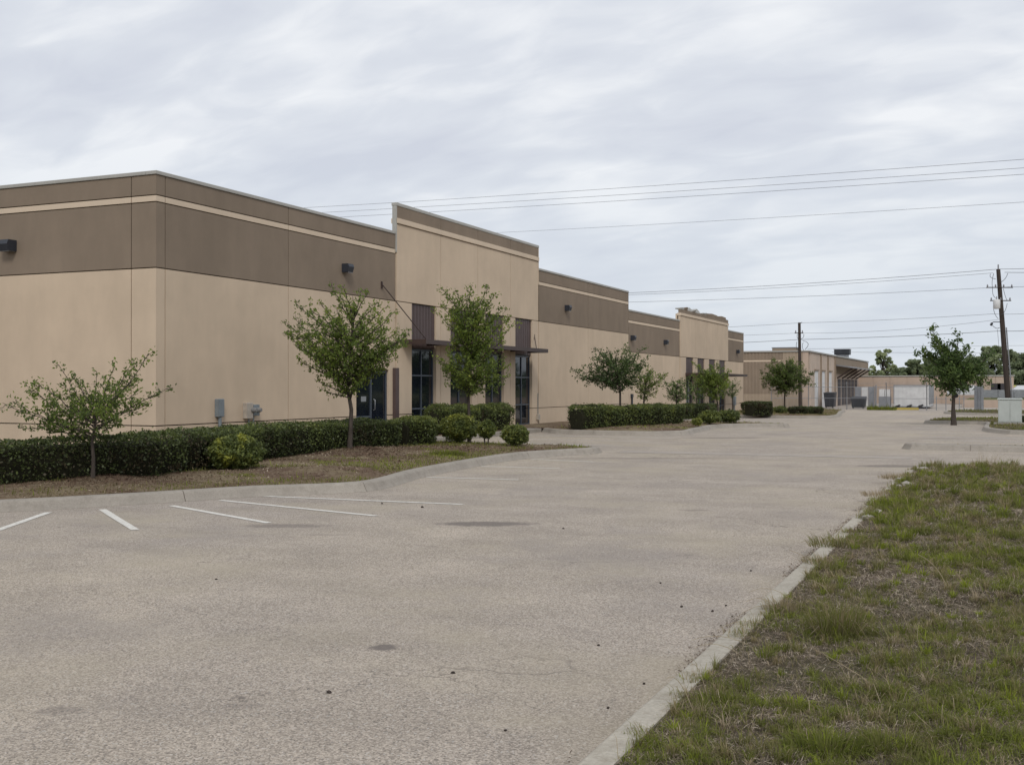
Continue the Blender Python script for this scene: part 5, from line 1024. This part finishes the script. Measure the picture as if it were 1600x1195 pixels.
# bed cover: grass and mulch chips
for (poly, base, rise, bump_, nn, near, far, nm, lab) in ((I1, .145, .10, .05, 330000, 14, 34, 'bed_grass', 'thin patchy grass growing on the near planting bed'), (I2, .145, .09, .05, 90000, 36, 60, 'bed_grass', 'thin patchy grass on the middle planting bed')):
    x, y, D = view_pts(nn, poly, near, far, 1.0, -80, 1300); k_ = (x > -15.2); x, y, D = x[k_], y[k_], D[k_]
    pt = patch(x * .8 + 4, y * .8); dk = edge_dist(x, y, poly); nr = np.zeros(len(x))
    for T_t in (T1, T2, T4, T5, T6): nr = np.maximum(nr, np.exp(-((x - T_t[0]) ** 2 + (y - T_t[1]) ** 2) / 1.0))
    g = np.clip((.6 * vn(x, y, 1.3, 31) + .4 * vn(x, y, .4, 32) - .47) / .12, 0, 1); g = np.maximum(g, .9 * (dk < .6) * (vn(x, y, .8, 33) > .40)) * (1 - nr); keep = rng.uniform(size=len(x)) < g * .9; xx, yy, DD = x[keep], y[keep], D[keep]; n = len(xx)
    tag(link(nm, blades(np.stack([xx, yy, bedz(xx, yy, poly, base, rise, bump_) - .01], 1), rng.gamma(3, .015, n), rng.uniform(.008, .014, n) * DD / 22, np.abs(rng.normal(.8, .4, n)), np.clip(.60 + .5 * (vn(xx, yy, .9, 14) - .4) + rng.normal(0, .18, n), 0, 1), nm), M['grass']), lab, 'grass', None, 'stuff')
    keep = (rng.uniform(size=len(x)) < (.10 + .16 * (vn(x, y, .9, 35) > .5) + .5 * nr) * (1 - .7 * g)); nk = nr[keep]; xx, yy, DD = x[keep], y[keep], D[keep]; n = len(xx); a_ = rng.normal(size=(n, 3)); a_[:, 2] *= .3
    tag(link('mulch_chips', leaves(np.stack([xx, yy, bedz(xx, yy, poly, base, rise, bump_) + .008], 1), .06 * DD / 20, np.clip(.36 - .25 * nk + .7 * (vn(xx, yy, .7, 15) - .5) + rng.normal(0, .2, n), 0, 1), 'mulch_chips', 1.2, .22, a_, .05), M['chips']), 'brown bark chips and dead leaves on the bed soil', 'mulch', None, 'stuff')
for (poly, near, far, nn, rise) in ((ina, 26, 40, 26000, .04), (inc, 40, 80, 60000, .06), (ine, 70, 110, 30000, .06), (I3, 64, 90, 20000, .08)):
    x, y, D = view_pts(nn, poly, near, far, 1.0, 1100, 1700)
    if poly is inc or poly is I3: k_ = np.hypot(x - T10[0], y - T10[1]) > 1.2; x, y, D = x[k_], y[k_], D[k_]
    n = len(x); hs = .45 if poly is ina else 1.0; tag(link('island_grass', blades(np.stack([x, y, bedz(x, y, poly, .145, rise, .03) - .01], 1), rng.gamma(3, .019, n) * hs, rng.uniform(.02, .04, n) * D / 45, np.abs(rng.normal(.6, .4, n)), np.clip(.55 + .4 * (vn(x, y, 1.5, 4) - .5) + rng.normal(0, .1, n), 0, 1), 'island_grass'), M['grass']), 'rough green grass on a kerbed island', 'grass', None, 'stuff')
# weeds along the fence foot
x = rng.uniform(xL(1355, 96.9), xL(1400, 96.9), 2500); y = rng.normal(97.0, .25, 2500); tag(link('fence_weeds', blades(np.stack([x, y, gza(y)], 1), rng.gamma(3, .06, 2500), np.full(2500, .05), np.abs(rng.normal(.5, .3, 2500)), np.clip(rng.normal(.75, .15, 2500), 0, 1), 'fence_weeds'), M['grass']), 'green weeds along the fence foot', 'weeds', None, 'stuff')
# leaf and grit litter against the verge kerb
n = 7000; y = rng.uniform(3.5, 22, n); x = -1.66 - np.abs(rng.normal(0, .06, n)) - .01; keep = vn(x, y, .7, 3) > .45; x, y = x[keep], y[keep]; n = len(x); a_ = rng.normal(size=(n, 3)); a_[:, 2] *= .2
tag(link('kerb_litter', leaves(np.stack([x, y, np.full(n, .008)], 1), .021, np.clip(rng.normal(.2, .15, n), 0, 1), 'kerb_litter', 1.2, .4, a_, .08), M['litter']), 'dead leaves and grit gathered against the verge kerb', 'litter', None, 'stuff')
# stones and rubble
random.seed(12)
def stone(px, py, s, m_, label, cat, name, group, z0=0.0, flat=.6):
    x, y = G(px, py, z0); bm = bmesh.new(); bmesh.ops.create_icosphere(bm, subdivisions=1, radius=1)
    for v in bm.verts: k_ = 1 + .5 * mnoise.noise(v.co * 1.3 + Vector((px, py, 0))); v.co = Vector((v.co.x * k_ * s, v.co.y * k_ * s * .8, v.co.z * k_ * s * flat))
    me = bpy.data.meshes.new(name); bm.to_mesh(me); bm.free(); o = link(name, me, m_); o.location = (x, y, gz(x, y) + z0 + s * flat * .6); o.rotation_euler.z = random.uniform(0, 3); tag(o, label, cat, group)
for i_, (px, py) in enumerate(((1173, 892), (708, 1051), (790, 1141), (1032, 911), (1065, 948), (1113, 955), (1134, 946), (935, 1008), (1006, 1068), (950, 1106), (338, 905), (514, 1082), (880, 826), (597, 787), (660, 793))):
    stone(px, py, random.uniform(.011, .018) * (1 if py > 850 else 1.5), M['pebble'], ('dark pebble on the pavement ' + ('nearest the mid verge kerb', 'at bottom centre, upper of the two', 'closest to the camera at bottom centre', 'topmost of the four left of the tall bunch grass', 'second of the four left of the tall bunch grass', 'rightmost of the four left of the tall bunch grass', 'lowest of the four left of the tall bunch grass', 'alone left of the kerb runners', 'near the lower kerb, farther one', 'near the lower kerb, nearer one', 'alone on the left beyond the seal coat', 'near the bottom edge left of centre', 'alone in the middle of the drive', 'left of two at the kerb bend', 'right of two at the kerb bend')[i_]), 'pebble', 'pebble', 'dark pebbles scattered on the pavement')
for i, (px, py, s, lb) in enumerate(((1409, 752, .10, 'pale chunk of broken kerb lying in the dead weeds'), (1416, 760, .12, 'largest grey chunk of rubble at the kerb corner'), (1424, 748, .09, 'rubble chunk farthest back at the kerb corner'), (1445, 735, .10, 'white stone beside the far verge corner'), (1372, 802, .07, 'broken kerb piece sunk in the grass edge'), (1356, 812, .09, 'broken kerb piece below the sunken one'), (1404, 762, .07, 'small rubble chunk nearest the pavement'), (1447, 775, .05, 'small pale stone in the grass right of the rubble'), (1552, 741, .13, 'dark clod lying on the far part of the verge'))):
    stone(px, py, s, M['rock'] if i < 8 else M['mulch'], lb, 'rubble', 'rubble_chunk', 'broken concrete at the verge corner', .11, .5)
print('blades', NB, 'tris', sum(sum(len(p.vertices) - 2 for p in me.polygons) for me in bpy.data.meshes if len(me.polygons) < 60000), [(me.name, len(me.polygons)) for me in bpy.data.meshes if len(me.polygons) >= 60000])
